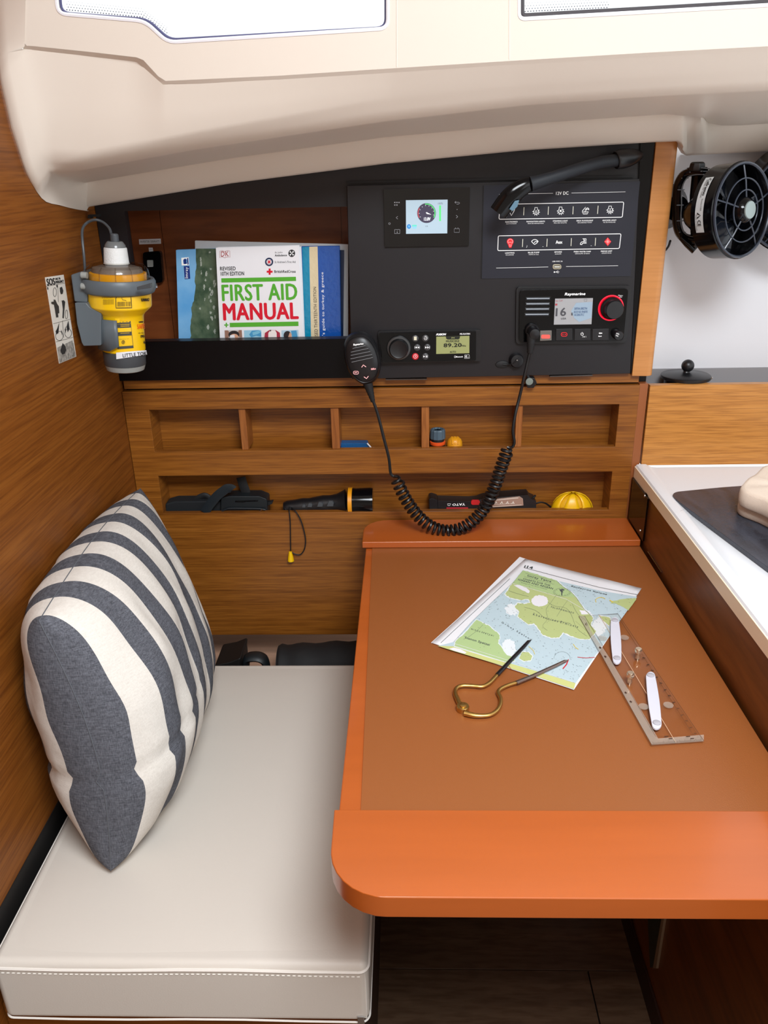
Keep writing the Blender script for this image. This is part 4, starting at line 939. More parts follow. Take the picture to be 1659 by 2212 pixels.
for i, (a, b_) in enumerate(((520, 264), (541, 264), (562, 264), (520, 290), (541, 290))): g.flat([P1(*p) for p in ((a - 6, b_ - 6), (a + 6, b_ - 6), (a + 6, b_ + 6), (a - 6, b_ + 6))])
stroke(g, P1, [(550, 402), (533, 416), (550, 430)], 4); stroke(g, P1, [(1131, 392), (1147, 406), (1131, 420)], 4); g.flat([P1(*p) for p in circ(1140, 334, 4, n=8)]); stroke(g, P1, circ(467, 475, 9, n=12), 3, closed=True)
stroke(g, P1, [(1128, 252), (1117, 262), (1128, 274)], 4); stroke(g, P1, [(1117, 262), (1155, 262), (1167, 270), (1155, 280), (1135, 280)], 4)
stroke(g, P1, [(1112, 526), (1163, 526), (1163, 562), (1112, 562)], 3, closed=True); stroke(g, P1, [(1122, 518), (1128, 518)], 5); stroke(g, P1, [(1146, 518), (1152, 518)], 5)
stroke(g, P1, [(518, 534), (540, 534), (546, 542), (552, 532), (570, 534), (570, 574), (518, 574)], 4, closed=True); g.flat([P1(*p) for p in circ(544, 560, 6, n=8)])
g.build('key_symbols', lineG, bm_)

# ================================================================== MARINE STEREO
YS = YD - .013
stt = thing('marine_stereo', 'black marine stereo showing 89.20 with a round volume knob, low on the console', 'stereo', W(930, 786, YD))
q = C5((350, 1548), (1378, 1532), (1380, 1842), (380, 1868))
MB().prism(mp_(WP(YS + .004), rq(q, 5)), (0, .009, 0)).build('housing', blk_s, stt, bevel=.002)
q = C5((362, 1566), (1330, 1545), (1328, 1836), (392, 1856))
MB().prism(mp_(WP(YS), rq(q, 3)), (0, .005, 0)).build('faceplate', blk_g, stt, bevel=.001)
P1 = lambda x, y: W(*c5(x, y), YS - .0004); P2 = lambda x, y: W(*c5(x, y), YS - .0008)
k_ = W(*c5(560, 1712), YS); mm = mpp(861, 751, YS)
MB().lathe([(26 * mm, 0), (26.5 * mm, .002), (25 * mm, .0045), (21 * mm, .005), (20 * mm, .003)], k_, (0, -1, 0), 40).build('knob_ring', mat('knob_ring_grey', (84, 86, 88), .25, metal=.6), stt)
MB().lathe([(20 * mm, .002), (20 * mm, .012), (18.5 * mm, .0135), (16 * mm, .0128), (.001, .012)], k_, (0, -1, 0), 40).build('volume_knob', blk_s, stt)
for i, (x, y) in enumerate(((723, 1618), (824, 1616), (743, 1708), (843, 1706), (724, 1797), (824, 1797))):
    c = W(*c5(x, y), YS); b_ = MB().lathe([(7.2 * mm, 0), (7.2 * mm, .0012), (6.2 * mm, .0018)], c, (0, -1, 0), 24).build('button', red_p if i == 4 else mat('button_grey', (60, 60, 62), .4), stt)
    F_ = lambda px, py: W(*c5(px, py), YS - .0021); s_ = MB()
    if i == 0: s_.flat([F_(*p) for p in ((710, 1600), (738, 1600), (738, 1636), (710, 1636))]); 
    if i == 1: stroke(s_, F_, circ(826, 1616, 16, n=14, a0=-130, a1=150), 4); stroke(s_, F_, [(808, 1616), (834, 1616)], 4)
    if i == 2: s_.flat([F_(*p) for p in ((742, 1697), (742, 1719), (724, 1708))]); s_.flat([F_(*p) for p in ((764, 1697), (764, 1719), (746, 1708))]); stroke(s_, F_, [(721, 1697), (721, 1719)], 4)
    if i == 3: s_.flat([F_(*p) for p in ((822, 1697), (840, 1708), (822, 1719))]); s_.flat([F_(*p) for p in ((843, 1697), (861, 1708), (843, 1719))]); stroke(s_, F_, [(865, 1697), (865, 1719)], 4)
    if i == 4: stroke(s_, F_, [(724, 1790), (724, 1806)], 5); stroke(s_, F_, circ(724, 1798, 18, n=16), 3, closed=True)
    if i == 5: s_.flat([F_(*p) for p in ((804, 1788), (822, 1798), (804, 1808))]); stroke(s_, F_, [(832, 1788), (832, 1808)], 6); stroke(s_, F_, [(842, 1788), (842, 1808)], 6)
    s_.build('symbol', mat('cream_print', (226, 222, 196), .4) if i == 0 else lineW, b_)
MB().flat([P1(*p) for p in ((933, 1600), (1263, 1592), (1262, 1765), (932, 1773))]).build('display', mat('lcd_olive', (138, 142, 92), .4, emit=(138, 142, 92), es=.35), stt)
g = MB(); g.flat([P2(*p) for p in ((1028, 1598), (1170, 1595), (1166, 1618), (1152, 1627), (1046, 1629), (1032, 1620))]); text(g, 'MUSIC0SZ', P2, [(1032, 1637), (1163, 1634), (1163, 1654), (1032, 1657)], bold=.8); text(g, '89.20', P2, [(1008, 1669), (1184, 1665), (1184, 1701), (1008, 1705)], bold=2.5)
text(g, 'MHz', P2, [(1188, 1684), (1228, 1683), (1228, 1699), (1188, 1700)], bold=.5); text(g, 'AUTO', P2, [(1068, 1744), (1128, 1743), (1128, 1760), (1068, 1762)], bold=.8); g.build('display_digits', mat('lcd_ink', (26, 30, 20), .5), stt)
g = MB(); text(g, 'FM', lambda x, y: W(*c5(x, y), YS - .0011), [(1084, 1606), (1114, 1605), (1114, 1620), (1084, 1621)], bold=.8); g.build('display_digits', mat('lcd_light', (150, 156, 104), .5), stt)
g = MB(); text(g, 'FUSION', P1, [(934, 1570), (1030, 1567), (1030, 1586), (932, 1589)], shear=.3, bold=2); text(g, 'MS-RA70N', P1, [(1168, 1566), (1268, 1564), (1268, 1580), (1168, 1582)], bold=.6); text(g, 'Bluetooth', P1, [(1130, 1794), (1197, 1793), (1197, 1806), (1130, 1808)], bold=.6)
stroke(g, P1, circ(1120, 1801, 7, 10, 12), 3, closed=True); stroke(g, P1, [(1216, 1782), (1260, 1780), (1264, 1815), (1214, 1817)], 3, closed=True); text(g, 'FL', P1, [(1222, 1790), (1240, 1789), (1238, 1808), (1220, 1809)], shear=.3, bold=1); text(g, 'LINK', P1, [(1242, 1800), (1258, 1800), (1258, 1807), (1242, 1808)]); g.build('lettering', lineW, stt)

# ================================================================== SWITCH PANEL
def c6(x, y): return (1030 + x / 4.254, 300 + y / 4.254)
YP = YD - .0012
sp = thing('switch_panel', 'dark blue grey 12V DC switch panel with two white framed rows of symbols', 'switch panel', W(1200, 600, YD))
MB().prism([W(*c6(*p), YP) for p in ((66, 430), (1500, 390), (1412, 1262), (46, 1285))], (0, .0012, 0)).build('film', navy_p, sp)
MB().tube([W(*c6(62, 430), YD - .0005), W(*c6(41, 1283), YD - .0005)], .0009, 5).build('edge_gap', blk_m, sp)
P1 = lambda x, y: W(*c6(x, y), YP - .0004); P2 = lambda x, y: W(*c6(x, y), YP - .0008); P3 = lambda x, y: W(*c6(x, y), YP - .0012)
for Q_ in ([(214, 601), (1350, 580), (1337, 720), (203, 739)], [(197, 891), (1325, 872), (1310, 1007), (192, 1027)]):
    g = MB(); stroke(g, P1, rq(Q_, 14, 4), 6.5, closed=True); g.build('frame_line', lineW, sp)
g = MB()
for (a, b_, c, d) in ((434, 628, 430, 702), (659, 622, 655, 697), (886, 620, 882, 693), (1115, 614, 1109, 689), (423, 920, 419, 993), (647, 917, 643, 991), (869, 912, 865, 985), (1092, 909, 1087, 982)): stroke(g, P1, [(a, b_), (c, d)], 5.5)
g.build('divider_line', mat('cream_line', (214, 212, 196), .5, emit=(214, 212, 196), es=.2), sp)
g = MB(); text(g, '12V DC', P1, [(729, 486), (842, 483), (842, 512), (728, 515)], bold=.9)
for a in ([(206, 510), (700, 500)], [(870, 497), (1366, 487)], [(178, 1187), (656, 1177)], [(820, 1173), (1298, 1165)]): stroke(g, P1, a, 3.2)
labs = [(318, 764, 'ELECTRONICS', 'ELECTRONIQUES', 55), (541, 761, 'NAVIGATION LIGHTS', 'FEUX DE NAVIGATION', 84), (767, 756, 'STEAMING LIGHT', 'FEU DE ROUTE', 68), (993, 753, 'DECK FLOODLIGHT', 'ECLAIRAGE PONT', 76), (1218, 750, 'ANCHOR LIGHT', 'FEU DE MOUILLAGE', 64),
        (303, 1050, 'LIGHTING', 'ECLAIRAGE', 42), (523, 1046, 'BILGE PUMP', 'POMPE DE CALE', 52), (747, 1041, 'SPARE', 'AUXILIAIRE', 34), (970, 1038, 'FRESH WATER PUMP', "GROUPE D'EAU", 78), (1192, 1034, 'FRIDGE UNIT', 'GROUPE FROID', 52)]
for x, y, s1, s2, hw_ in labs:
    text(g, s1, P1, [(x - hw_, y - 7), (x + hw_, y - 9), (x + hw_, y + 3), (x - hw_, y + 5)], bold=.5); text(g, s2, P1, [(x - hw_ * .86, y + 12), (x + hw_ * .86, y + 10), (x + hw_ * .86, y + 20), (x - hw_ * .86, y + 22)])
text(g, 'USB 5VDC 2A', P1, [(695, 1121), (788, 1119), (788, 1130), (695, 1132)], bold=.3); text(g, 'Aux', P1, [(726, 934), (785, 934), (785, 962), (726, 964)], bold=1.6)
stroke(g, P1, [(712, 1224), (758, 1222)], 3); stroke(g, P1, [(728, 1223), (740, 1214), (750, 1214)], 3); stroke(g, P1, [(730, 1223), (742, 1232), (752, 1232)], 3); g.flat([P1(*p) for p in circ(713, 1224, 7, n=10)])
stroke(g, P1, [(455, 1000), (463, 985), (460, 978)], 2.5); stroke(g, P1, [(603, 990), (612, 990)], 2.5); stroke(g, P1, [(1047, 982), (1056, 982)], 2.5)
g.build('lettering', lineW, sp)
def icon(cx, cy, fn, m_=lineW):
    g = MB(); fn(g, cx, cy); g.build('symbol', m_, sp)
def pin(g, x, y): stroke(g, P1, [(x - 22, y - 2), (x - 30, y - 18), (x - 14, y - 42), (x + 14, y - 42), (x + 30, y - 18), (x + 22, y + 2), (x, y + 40)], 6, closed=True); g.flat([P1(*p) for p in circ(x, y - 8, 8, n=12)])
def sunl(inner):
    def f(g, x, y):
        for a in range(-30, 220, 36): stroke(g, P1, [(x + 24 * math.cos(math.radians(a)), y + 6 + 24 * math.sin(math.radians(a))), (x + 34 * math.cos(math.radians(a)), y + 6 + 34 * math.sin(math.radians(a)))], 6)
        stroke(g, P1, [(x - 12, y - 34), (x + 12, y - 34), (x + 13, y - 18), (x + 23, y), (x + 18, y + 20), (x, y + 28), (x - 18, y + 20), (x - 23, y), (x - 13, y - 18)], 5, closed=True)
        if inner == 0: stroke(g, P1, [(x, y - 10), (x + 9, y + 8), (x, y + 16), (x - 9, y + 8)], 5, closed=True)
        if inner == 1: stroke(g, P1, [(x - 10, y - 8), (x + 10, y + 12)], 5); stroke(g, P1, [(x + 10, y - 8), (x - 10, y + 12)], 5); stroke(g, P1, circ(x, y + 2, 7, n=10), 3, closed=True)
        if inner == 2: stroke(g, P1, [(x, y - 14), (x, y + 18)], 4); stroke(g, P1, circ(x, y + 4, 12, 13, 9, 10, 170), 4); stroke(g, P1, [(x - 6, y - 8), (x + 6, y - 8)], 3)
    return f
def boat(g, x, y): stroke(g, P1, [(x - 30, y + 16), (x + 30, y + 14), (x + 18, y + 32), (x - 18, y + 33)], 6, closed=True); stroke(g, P1, [(x - 2, y + 10), (x + 2, y - 30), (x - 28, y + 8)], 6); stroke(g, P1, circ(x + 20, y - 10, 12, 12, 12, 120, 400), 6); stroke(g, P1, [(x + 8, y - 10), (x + 32, y - 10)], 4)
icon(318, 665, pin); icon(545, 665, sunl(0)); icon(770, 660, sunl(1)); icon(997, 657, boat); icon(1225, 652, sunl(2))
def wiper(g, x, y): stroke(g, P1, circ(x, y + 30, 40, 50, 9, -140, -40), 6); stroke(g, P1, [(x - 31, y - 4), (x - 18, y + 12), (x - 2, y + 26), (x + 18, y + 12), (x + 31, y - 4)], 6); stroke(g, P1, [(x - 8, y + 12), (x + 4, y - 2), (x + 24, y - 2)], 6)
def tap(g, x, y): stroke(g, P1, [(x - 26, y + 30), (x - 26, y + 18), (x - 14, y + 4), (x + 30, y + 4)], 6); stroke(g, P1, [(x - 12, y + 30), (x - 10, y + 20), (x, y + 16), (x + 30, y + 16)], 6); stroke(g, P1, [(x - 26, y + 30), (x - 12, y + 30)], 5); stroke(g, P1, [(x + 6, y + 2), (x + 6, y - 24), (x - 6, y - 24), (x + 26, y - 24), (x + 28, y - 10), (x + 10, y - 10)], 6)
icon(533, 945, wiper); icon(978, 942, tap)
def bulbr(g, x, y): g.flat([P1(*p) for p in circ(x, y - 14, 31, 30, 20, 140, 400) + [(x + 16, y + 24), (x + 10, y + 42), (x - 10, y + 42), (x - 16, y + 24)]])
icon(307, 958, bulbr, red_lit)
icon(307, 958, lambda g, x, y: (stroke(g, P2, circ(x, y - 14, 22, 22, 14, 130, 410), 5), stroke(g, P2, [(x - 8, y + 8), (x - 6, y + 30), (x + 6, y + 30), (x + 8, y + 8)], 5), stroke(g, P2, [(x - 12, y - 8), (x + 12, y - 8)], 5)), mat('pink_print', (250, 150, 150), .4, emit=(250, 150, 150), es=.5))
icon(1203, 944, lambda g, x, y: g.flat([P1(*p) for p in ((x, y - 38), (x + 32, y), (x, y + 40), (x - 32, y))]), red_lit)
icon(1203, 944, lambda g, x, y: [stroke(g, P2, [(x - dx, y - dy), (x + dx, y + dy)], 4) for dx, dy in ((0, 30), (26, 0), (12, 14), (12, -14))], mat('pink_print', (250, 150, 150), .4, emit=(250, 150, 150), es=.5))
MB().prism([W(*c6(*p), YP - .0015) for p in rr(697, 1153, 777, 1198, 18)], (0, .0015, 0), holes=[[W(*c6(*p), YP - .0015) for p in rr(708, 1163, 767, 1188, 5)]]).build('usb_socket', mat('nickel', (206, 200, 176), .3, metal=.8), sp, bevel=.0004)
MB().flat([P1(*p) for p in ((708, 1163), (767, 1163), (767, 1188), (708, 1188))]).build('usb_opening', blk_m, sp)
MB().flat([P2(*p) for p in ((712, 1170), (764, 1170), (764, 1182), (712, 1182))]).build('usb_tongue', mat('usb_tongue', (226, 226, 214), .4), sp)

# ================================================================== FLEXIBLE LAMP
lp = thing('chart_lamp', 'black flexible reading lamp with leaf shaped head fixed to the console top', 'lamp', W(1360, 345, 0))
mm = mpp(1360, 345, 0)
def egg(mb, c, ax, L, r0, r1, n=20):
    pass
sh = []
base_px = [(1326, 346), (1330, 334), (1340, 327), (1360, 324), (1378, 325), (1390, 331), (1391, 338), (1384, 346), (1366, 356), (1345, 361), (1331, 359)]
MB().prism([W(x, y, -.004) for x, y in [tuple(Vector((p.x, p.y))) for p in cr_([Vector((a, b_, 0)) for a, b_ in base_px], 4, closed=True)]], (0, .008, 0)).build('base_plate', blk_g, lp, bevel=.002)
ctr = cr_([W(1330, 346.5, -.028), W(1341, 343.5, -.026), W(1358, 341, -.021), W(1374, 337, -.013), W(1387, 333, -.005)], 5)
rad = [.0118, .0124, .0128, .013, .0132, .0134, .0134, .0133, .013, .0127, .0124, .012, .0114, .0108, .01, .0092, .0082, .007, .0055, .0035, .001]
MB().tube(ctr, [rad[int(i * 20 / (len(ctr) - 1))] for i in range(len(ctr))], 18).build('collar', blk_s, lp)
arm = cr_([W(1336, 346, -.028), W(1300, 350, -.036), W(1262, 361, -.045), W(1222, 374, -.053), W(1185, 386, -.058), W(1160, 394, -.060), W(1146, 398, -.061)], 6)
MB().tube(arm, [.0084 - .0002 * (i / len(arm)) + (.0025 * max(0, (i / len(arm) - .62) / .38)) for i in range(len(arm))], 16).build('flexible_arm', mat('rubber_arm', (20, 26, 34), .6), lp)
hc = cr_([W(1150, 397, -.061), W(1135, 402, -.062), W(1115, 415, -.063), W(1096, 433, -.063), W(1076, 460, -.062)], 6)
nh = len(hc); hr = [.0085 + .0058 * math.sin(min(1, i / (nh - 1) * 1.25) * math.pi / 2) - (.001 * (i / nh) ** 3) for i in range(nh)]
MB().tube(hc, hr, 20, flatn=(0, 1, 0), fr=.55).build('lamp_head', blk_g, lp)
MB().flat([hc[-1] + (W(1068, 471, -.070) - hc[-1]) * 0 + v for v in [Vector((-.009, -.004, -.004)), Vector((.006, -.004, -.0095)), Vector((.008, .004, -.008)), Vector((-.007, .004, -.003))]]) if 0 else None
lens = [(1100, 452), (1112, 434), (1122, 432), (1118, 446), (1108, 456)]
MB().prism([W(x, y, -.0715) for x, y in lens], (0, .004, 0)).build('lens', mat('lamp_lens', (96, 130, 150), .12), lp, bevel=.0006)

# ================================================================== VHF RADIO
def c7(x, y): return (1060 + x / 4.608, 600 + y / 4.608)
YV = YD - .011
vh = thing('vhf_radio', 'black marine VHF radio with screen reading 16 and a red lit knob', 'radio', W(1240, 742, YD))
MB().prism(mp_(WP(YD - .006), rq([c7(*p) for p in ((255, 92), (1405, 78), (1352, 650), (248, 662))], 10)), (0, .006, 0)).build('flange', blk_s, vh, bevel=.002)
MB().prism(mp_(WP(YV), rq([c7(*p) for p in ((290, 122), (1372, 108), (1322, 626), (280, 640))], 9)), (0, .006, 0)).build('faceplate', blk_g, vh, bevel=.0015)
P1 = lambda x, y: W(*c7(x, y), YV - .0004); P2 = lambda x, y: W(*c7(x, y), YV - .0008); P3 = lambda x, y: W(*c7(x, y), YV - .0012)
for (x0, x1, y) in ((358, 584, 208), (354, 580, 260), (350, 578, 312), (345, 574, 366)):
    g = MB(); g.tube([P1(x0, y + 2), P1(x1, y)], .0017, 8); g.build('speaker_slot', mat('slot_grey', (72, 78, 88), .3), vh)
    g = MB(); g.tube([W(*c7(x0 - 8, y + 2), YV), W(*c7(x1 + 8, y), YV)], .0026, 8, flatn=(0, 1, 0), fr=.2); g.build('slot_recess', blk_m, vh)
MB().flat([P1(*p) for p in ((641, 208), (1018, 202), (1003, 462), (628, 467))]).build('screen', mat('vhf_screen', (150, 150, 152), .12, emit=(176, 176, 180), es=.25), vh)
g = MB(); g.flat([P2(*p) for p in ((800, 330), (850, 250), (1014, 240), (1003, 400), (880, 440), (830, 400))]); g.build('screen_tint', mat('vhf_tint', (140, 158, 174), .12, emit=(160, 184, 204), es=.25), vh)
g = MB(); text(g, '16', P2, [(652, 304), (750, 298), (746, 378), (648, 383)], bold=3); text(g, 'USA', P2, [(702, 398), (752, 396), (750, 414), (700, 416)], bold=.8); g.flat([P2(*p) for p in ((803, 348), (820, 347), (818, 374), (801, 375))]); stroke(g, P2, [(932, 212), (958, 211), (957, 234), (931, 235)], 2, closed=True); g.build('screen_digits', mat('vhf_ink', (74, 74, 80), .4), vh)
g = MB(); text(g, "38'04.082'N", P3, [(834, 296), (960, 293), (958, 316), (832, 319)], bold=.8); text(g, "022'43.940'E", P3, [(830, 330), (965, 327), (963, 349), (828, 352)], bold=.8); text(g, '14:20UTC', P3, [(832, 360), (930, 358), (928, 378), (830, 380)], bold=.8); g.build('screen_digits', mat('vhf_blue_ink', (86, 110, 146), .4), vh)
g = MB(); g.flat([P2(*p) for p in ((642, 258), (664, 257), (663, 276), (641, 277))]); text(g, 'Sat Call', P2, [(646, 222), (715, 218), (715, 234), (645, 238)]); g.build('screen_mark', mat('vhf_red', (176, 70, 80), .4), vh)
g = MB(); text(g, 'Raymarine', P1, [(739, 150), (942, 146), (940, 180), (737, 184)], shear=.18, bold=2.2); text(g, 'Menu', P1, [(1270, 170), (1314, 170), (1314, 182), (1270, 182)]); text(g, 'DSC', P1, [(1280, 186), (1308, 186), (1308, 197), (1280, 197)]); g.build('lettering', lineW, vh)
kc = W(*c7(1195, 300), YV); mm = mpp(1320, 665, YV)
MB().lathe([(27.5 * mm, .0), (27.5 * mm, .0012), (25.4 * mm, .0015), (25.2 * mm, .0)], kc, (0, -1, 0), 48).build('glow_ring', mat('ring_red', (200, 12, 40), .3, emit=(230, 16, 50), es=1.0), vh)
kk = W(*c7(1200, 303), YV)
MB().lathe([(24.5 * mm, 0), (23.5 * mm, .004), (20.3 * mm, .006), (20 * mm, .0165), (18.5 * mm, .018), (.001, .0182)], kk, (.09, -1, 0), 40).build('channel_knob', blk_s, vh)
for i, (x0, x1) in enumerate(((648, 815), (832, 995), (1010, 1180))):
    b_ = MB().prism([W(*c7(*p), YV - .0012) for p in ((x0, 510), (x1, 506), (x1 - 2, 622), (x0 - 2, 626))], (0, .002, 0)).build('button', blk_s, vh, bevel=.0008)
    F_ = lambda px, py: W(*c7(px, py), YV - .0015); g = MB()
    if i == 0: stroke(g, F_, rr(702, 546, 760, 582, 16), 5, closed=True); stroke(g, F_, [(712, 564), (726, 564)], 5); stroke(g, F_, [(736, 564), (750, 564)], 5); g.build('symbol', red_lit, b_)
    if i == 1: stroke(g, F_, circ(910, 560, 13, 14, 14, -60, 240), 4); stroke(g, F_, [(910, 540), (910, 560)], 4); g.flat([F_(*p) for p in circ(930, 588, 6, n=8)]); stroke(g, F_, [(916, 580), (914, 594)], 3); stroke(g, F_, [(946, 580), (948, 594)], 3); g.build('symbol', lineW, b_)
    if i == 2: g.flat([F_(*p) for p in ((1074, 552), (1088, 542), (1088, 547), (1110, 547), (1110, 557), (1088, 557), (1088, 562))]); text(g, 'Back', F_, [(1073, 576), (1104, 575), (1104, 587), (1073, 588)], bold=.8); g.build('symbol', lineW, b_)
fl_ = MB().prism([W(*c7(*p), YV - .003) for p in ((492, 528), (608, 525), (606, 624), (490, 630))], (0, .003, 0)).build('distress_flap', mat('flap_grey', (110, 104, 98), .3), vh, bevel=.0006)
g = MB(); g.flat([W(*c7(*p), YV - .0034) for p in rr(502, 566, 592, 606, 14)]); g.build('distress_button', mat('salmon_red', (226, 90, 80), .4, emit=(226, 90, 80), es=.3), fl_)
MB().lathe([(11 * mm, 0), (10.5 * mm, .012), (9.4 * mm, .0135), (.001, .0136)], W(*c7(1252, 560), YV), (.05, -1, 0), 28).build('squelch_knob', blk_s, vh)
g = MB(); text(g, 'VOL', lambda x, y: W(*c7(x, y), YV - .0142), [(1250, 548), (1282, 556), (1280, 568), (1248, 560)], bold=.8); text(g, 'SQ', lambda x, y: W(*c7(x, y), YV - .0142), [(1246, 568), (1270, 576), (1268, 588), (1244, 580)], bold=.8); g.build('lettering', lineW, vh)

# ================================================================== HAND MICROPHONE WITH COILED CORD
YH = -.045
mc = thing('hand_microphone', 'black hand microphone with a coiled cord hanging in front of the console', 'microphone', W(783, 828, YH))
ax_u = (W(800, 828, YH) - W(771, 720, YH)).normalized(); ax_r = Vector((ax_u.z * -1, 0, ax_u.x)); ax_r = Vector((-ax_u.z, 0, ax_u.x))
mcx = W(783, 774, YH)
def mic_pts(sc, dy, sx=1.0):
    o = []
    for i in range(40):
        a = 2 * math.pi * i / 40; c_, s_ = math.cos(a), math.sin(a)
        hwid = .0275 * (1.0 - .16 * max(0, s_) ** 2); hh = .0415
        x = hwid * math.copysign(abs(c_) ** .8, c_) * sc * sx; z = hh * math.copysign(abs(s_) ** .9, s_) * (sc if sc > .5 else sc)
        o.append(mcx + ax_r * x + ax_u * z + Vector((0, dy, 0)))
    return o
MB().grid([mic_pts(.002, .018), mic_pts(.7, .018), mic_pts(.9, .015), mic_pts(1.0, .006), mic_pts(1.0, -.002), mic_pts(.95, -.008), mic_pts(.88, -.011), mic_pts(.86, -.0105), mic_pts(.8, -.013), mic_pts(.5, -.0145), mic_pts(.002, -.0148)], closed=True).build('shell', blk_s, mc, ang=60)
YMf = YH - .0155
P1 = lambda x, y: W(*c5(x, y), YMf)
g = MB()
for a, b_, c, d in ((100, 1718, 228, 1690), (83, 1755, 257, 1717), (82, 1787, 276, 1748), (80, 1822, 295, 1777), (90, 1855, 301, 1808)): g.tube([P1(a, b_), P1(c, d)], .0005, 5)
g.build('grille_slot', mat('slot_pale', (120, 122, 126), .4), mc)
g = MB(); text(g, 'Raymarine', P1, [(107, 1672), (206, 1660), (208, 1684), (109, 1696)], shear=.15, bold=1.6); g.build('lettering', lineW, mc)
g = MB(); stroke(g, P1, [(190, 1906), (206, 1882), (234, 1902)], 7); stroke(g, P1, [(213, 2000), (238, 2018), (257, 1994)], 7); stroke(g, P1, rr(108, 1944, 158, 1974, 13), 4.5, closed=True); stroke(g, P1, [(118, 1960), (146, 1957)], 6); text(g, 'Hi/Lo', P1, [(284, 1916), (328, 1910), (330, 1926), (286, 1932)], bold=1.2)
g.build('key_symbols', mat('pink_white', (244, 190, 190), .4, emit=(244, 150, 150), es=.5), mc)
st_ = MB(); p0, p1 = W(794, 826, YH), W(806, 868, YH - .002)
L_ = [p0 + (p1 - p0) * (i / 12) for i in range(13)]; st_.tube(L_, [.0078 - .0048 * (i / 12) + (.0006 if i % 2 else 0) for i in range(13)], 12); st_.build('strain_relief', blk_m, mc)
cw = .0025
c1 = cr_([W(806, 866, YH - .002), W(816, 895, YH), W(830, 950, YH), W(840, 990, YH), W(844, 1022, YH), W(852, 1030, YH)], 6)
path = cr_([W(x, y, YH - .018) for x, y in ((855, 1030), (868, 1062), (884, 1090), (905, 1117), (932, 1138), (965, 1147), (1000, 1140), (1030, 1118), (1052, 1088), (1070, 1048), (1084, 1006), (1098, 968))], 40)
# resample to even arc length
def resamp(P_, n):
    d = [0]
    for a, b_ in zip(P_, P_[1:]): d.append(d[-1] + (b_ - a).length)
    out = []; j = 0
    for i in range(n):
        t = d[-1] * i / (n - 1)
        while j < len(d) - 2 and d[j + 1] < t: j += 1
        out.append(P_[j] + (P_[j + 1] - P_[j]) * ((t - d[j]) / max(d[j + 1] - d[j], 1e-9)))
    return out, d[-1]
TURNS = 39; SEG = 14; nn = TURNS * SEG
# coils are tighter in the middle of the loop, more open at the ends
base_, Lp = resamp(path, 600)
hel = []
for i in range(nn + 1):
    t = i / nn; s_ = t + .035 * math.sin(2 * math.pi * t) * -1 if 0 else t
    s_ = t - .045 * math.sin(2 * math.pi * (t)) if 0 else t
    dens = t ** .92 if t > 0 else 0
    k_ = dens * 599; j = min(int(k_), 598); p = base_[j] + (base_[j + 1] - base_[j]) * (k_ - j)
    tg = (base_[min(j + 4, 599)] - base_[max(j - 4, 0)]).normalized(); u = Vector((0, 1, 0)); u = (u - tg * u.dot(tg)).normalized(); v = tg.cross(u)
    a = 2 * math.pi * TURNS * t; r_ = .0088 * min(1, t * 40 + .3, (1 - t) * 40 + .3)
    hel.append(p + u * r_ * math.cos(a) + v * r_ * math.sin(a))
YC = YV - .02
c2 = cr_([hel[-1], W(1106, 966, YH), W(1111, 955, YH), W(1108, 930, YH), W(1113, 895, YH + .004), W(1122, 858, YH + .01), W(1132, 815, YV - .02), W(1140, 780, YV - .018), W(1144, 762, YV - .018)], 6)
cd = MB(); cd.tube(c1 + hel + c2[1:], cw, 7); cd.build('coiled_cord', mat('cord_black', (18, 18, 20), .35), mc)
pg = MB(); pc = W(1147, 712, YV); L_ = [W(1147, 720, YV - .018), W(1147, 735, YV - .018)] + [W(1147 - .3 * i, 738 + 3.2 * i, YV - .018) for i in range(9)]
pg.tube(L_, [.0068, .0066] + [(.0062 - .0003 * i + (.0008 if i % 2 else 0)) for i in range(9)], 14); pg.build('plug_boot', blk_m, mc)
MB().lathe([(.0105, 0), (.0105, .006), (.0088, .008), (.0088, .022), (.0078, .0255), (.003, .027)], W(1148, 712, YV) , (.06, -1, -.1), 26).build('plug', blk_s, mc)

# ================================================================== SMALL CONSOLE FITTINGS
cpn = thing('cap_socket', 'small round black socket with tethered cap under the radio on the console', 'socket', W(1110, 790, YD))
MB().lathe([(.0115, 0), (.0115, .006), (.0098, .009), (.0098, .011), (.004, .0116)], W(1114, 777, YD), (.1, -1, 0), 28).build('cap', blk_s, cpn)
MB().tube(cr_([W(1117, 778, YD - .013), W(1108, 785, YD - .011), W(1098, 788, YD - .005), W(1086, 787, YD - .003)], 5), .0014, 6).build('tether', blk_m, cpn)
MB().lathe([(.0085, 0), (.008, .002), (.004, .003)], W(1085, 787, YD), (0, -1, 0), 20, sx=1.3, sy=.7).build('tether_pad', blk_m, cpn)
MB().lathe([(.0016, 0), (.001, .001)], W(1117, 778, YD - .0142), (0, -1, 0), 10).build('screw', steel, cpn)
mcap = thing('screw_cap', 'little black hexagonal cap with grey lens hanging below the console door', 'cap', W(1144, 824, -.012))
MB().lathe([(.0095, 0), (.0095, .012)], W(1145, 822, -.001), (0, -1, -.12), 6).build('hex_body', blk_s, mcap, bevel=.0008)
MB().lathe([(.006, 0), (.0058, .0012), (.003, .0016)], W(1143.5, 824, -.013), (0, -1, -.12), 22).build('lens', mat('lens_grey', (128, 138, 132), .3), mcap)
MB().tube([W(1140, 812, YD), W(1143, 818, YD - .004), W(1145, 822, YD - .006)], .0025, 7).build('stalk', blk_m, mcap)

# ================================================================== THINGS IN THE CABINET SLOTS
F2 = o2[2] + .0002 - DROP; F1 = o1[2] + .0002 - DROP      # slot floors
def c3a(x, y): return (260 + x / 2.9105, 820 + y / 2.9105)
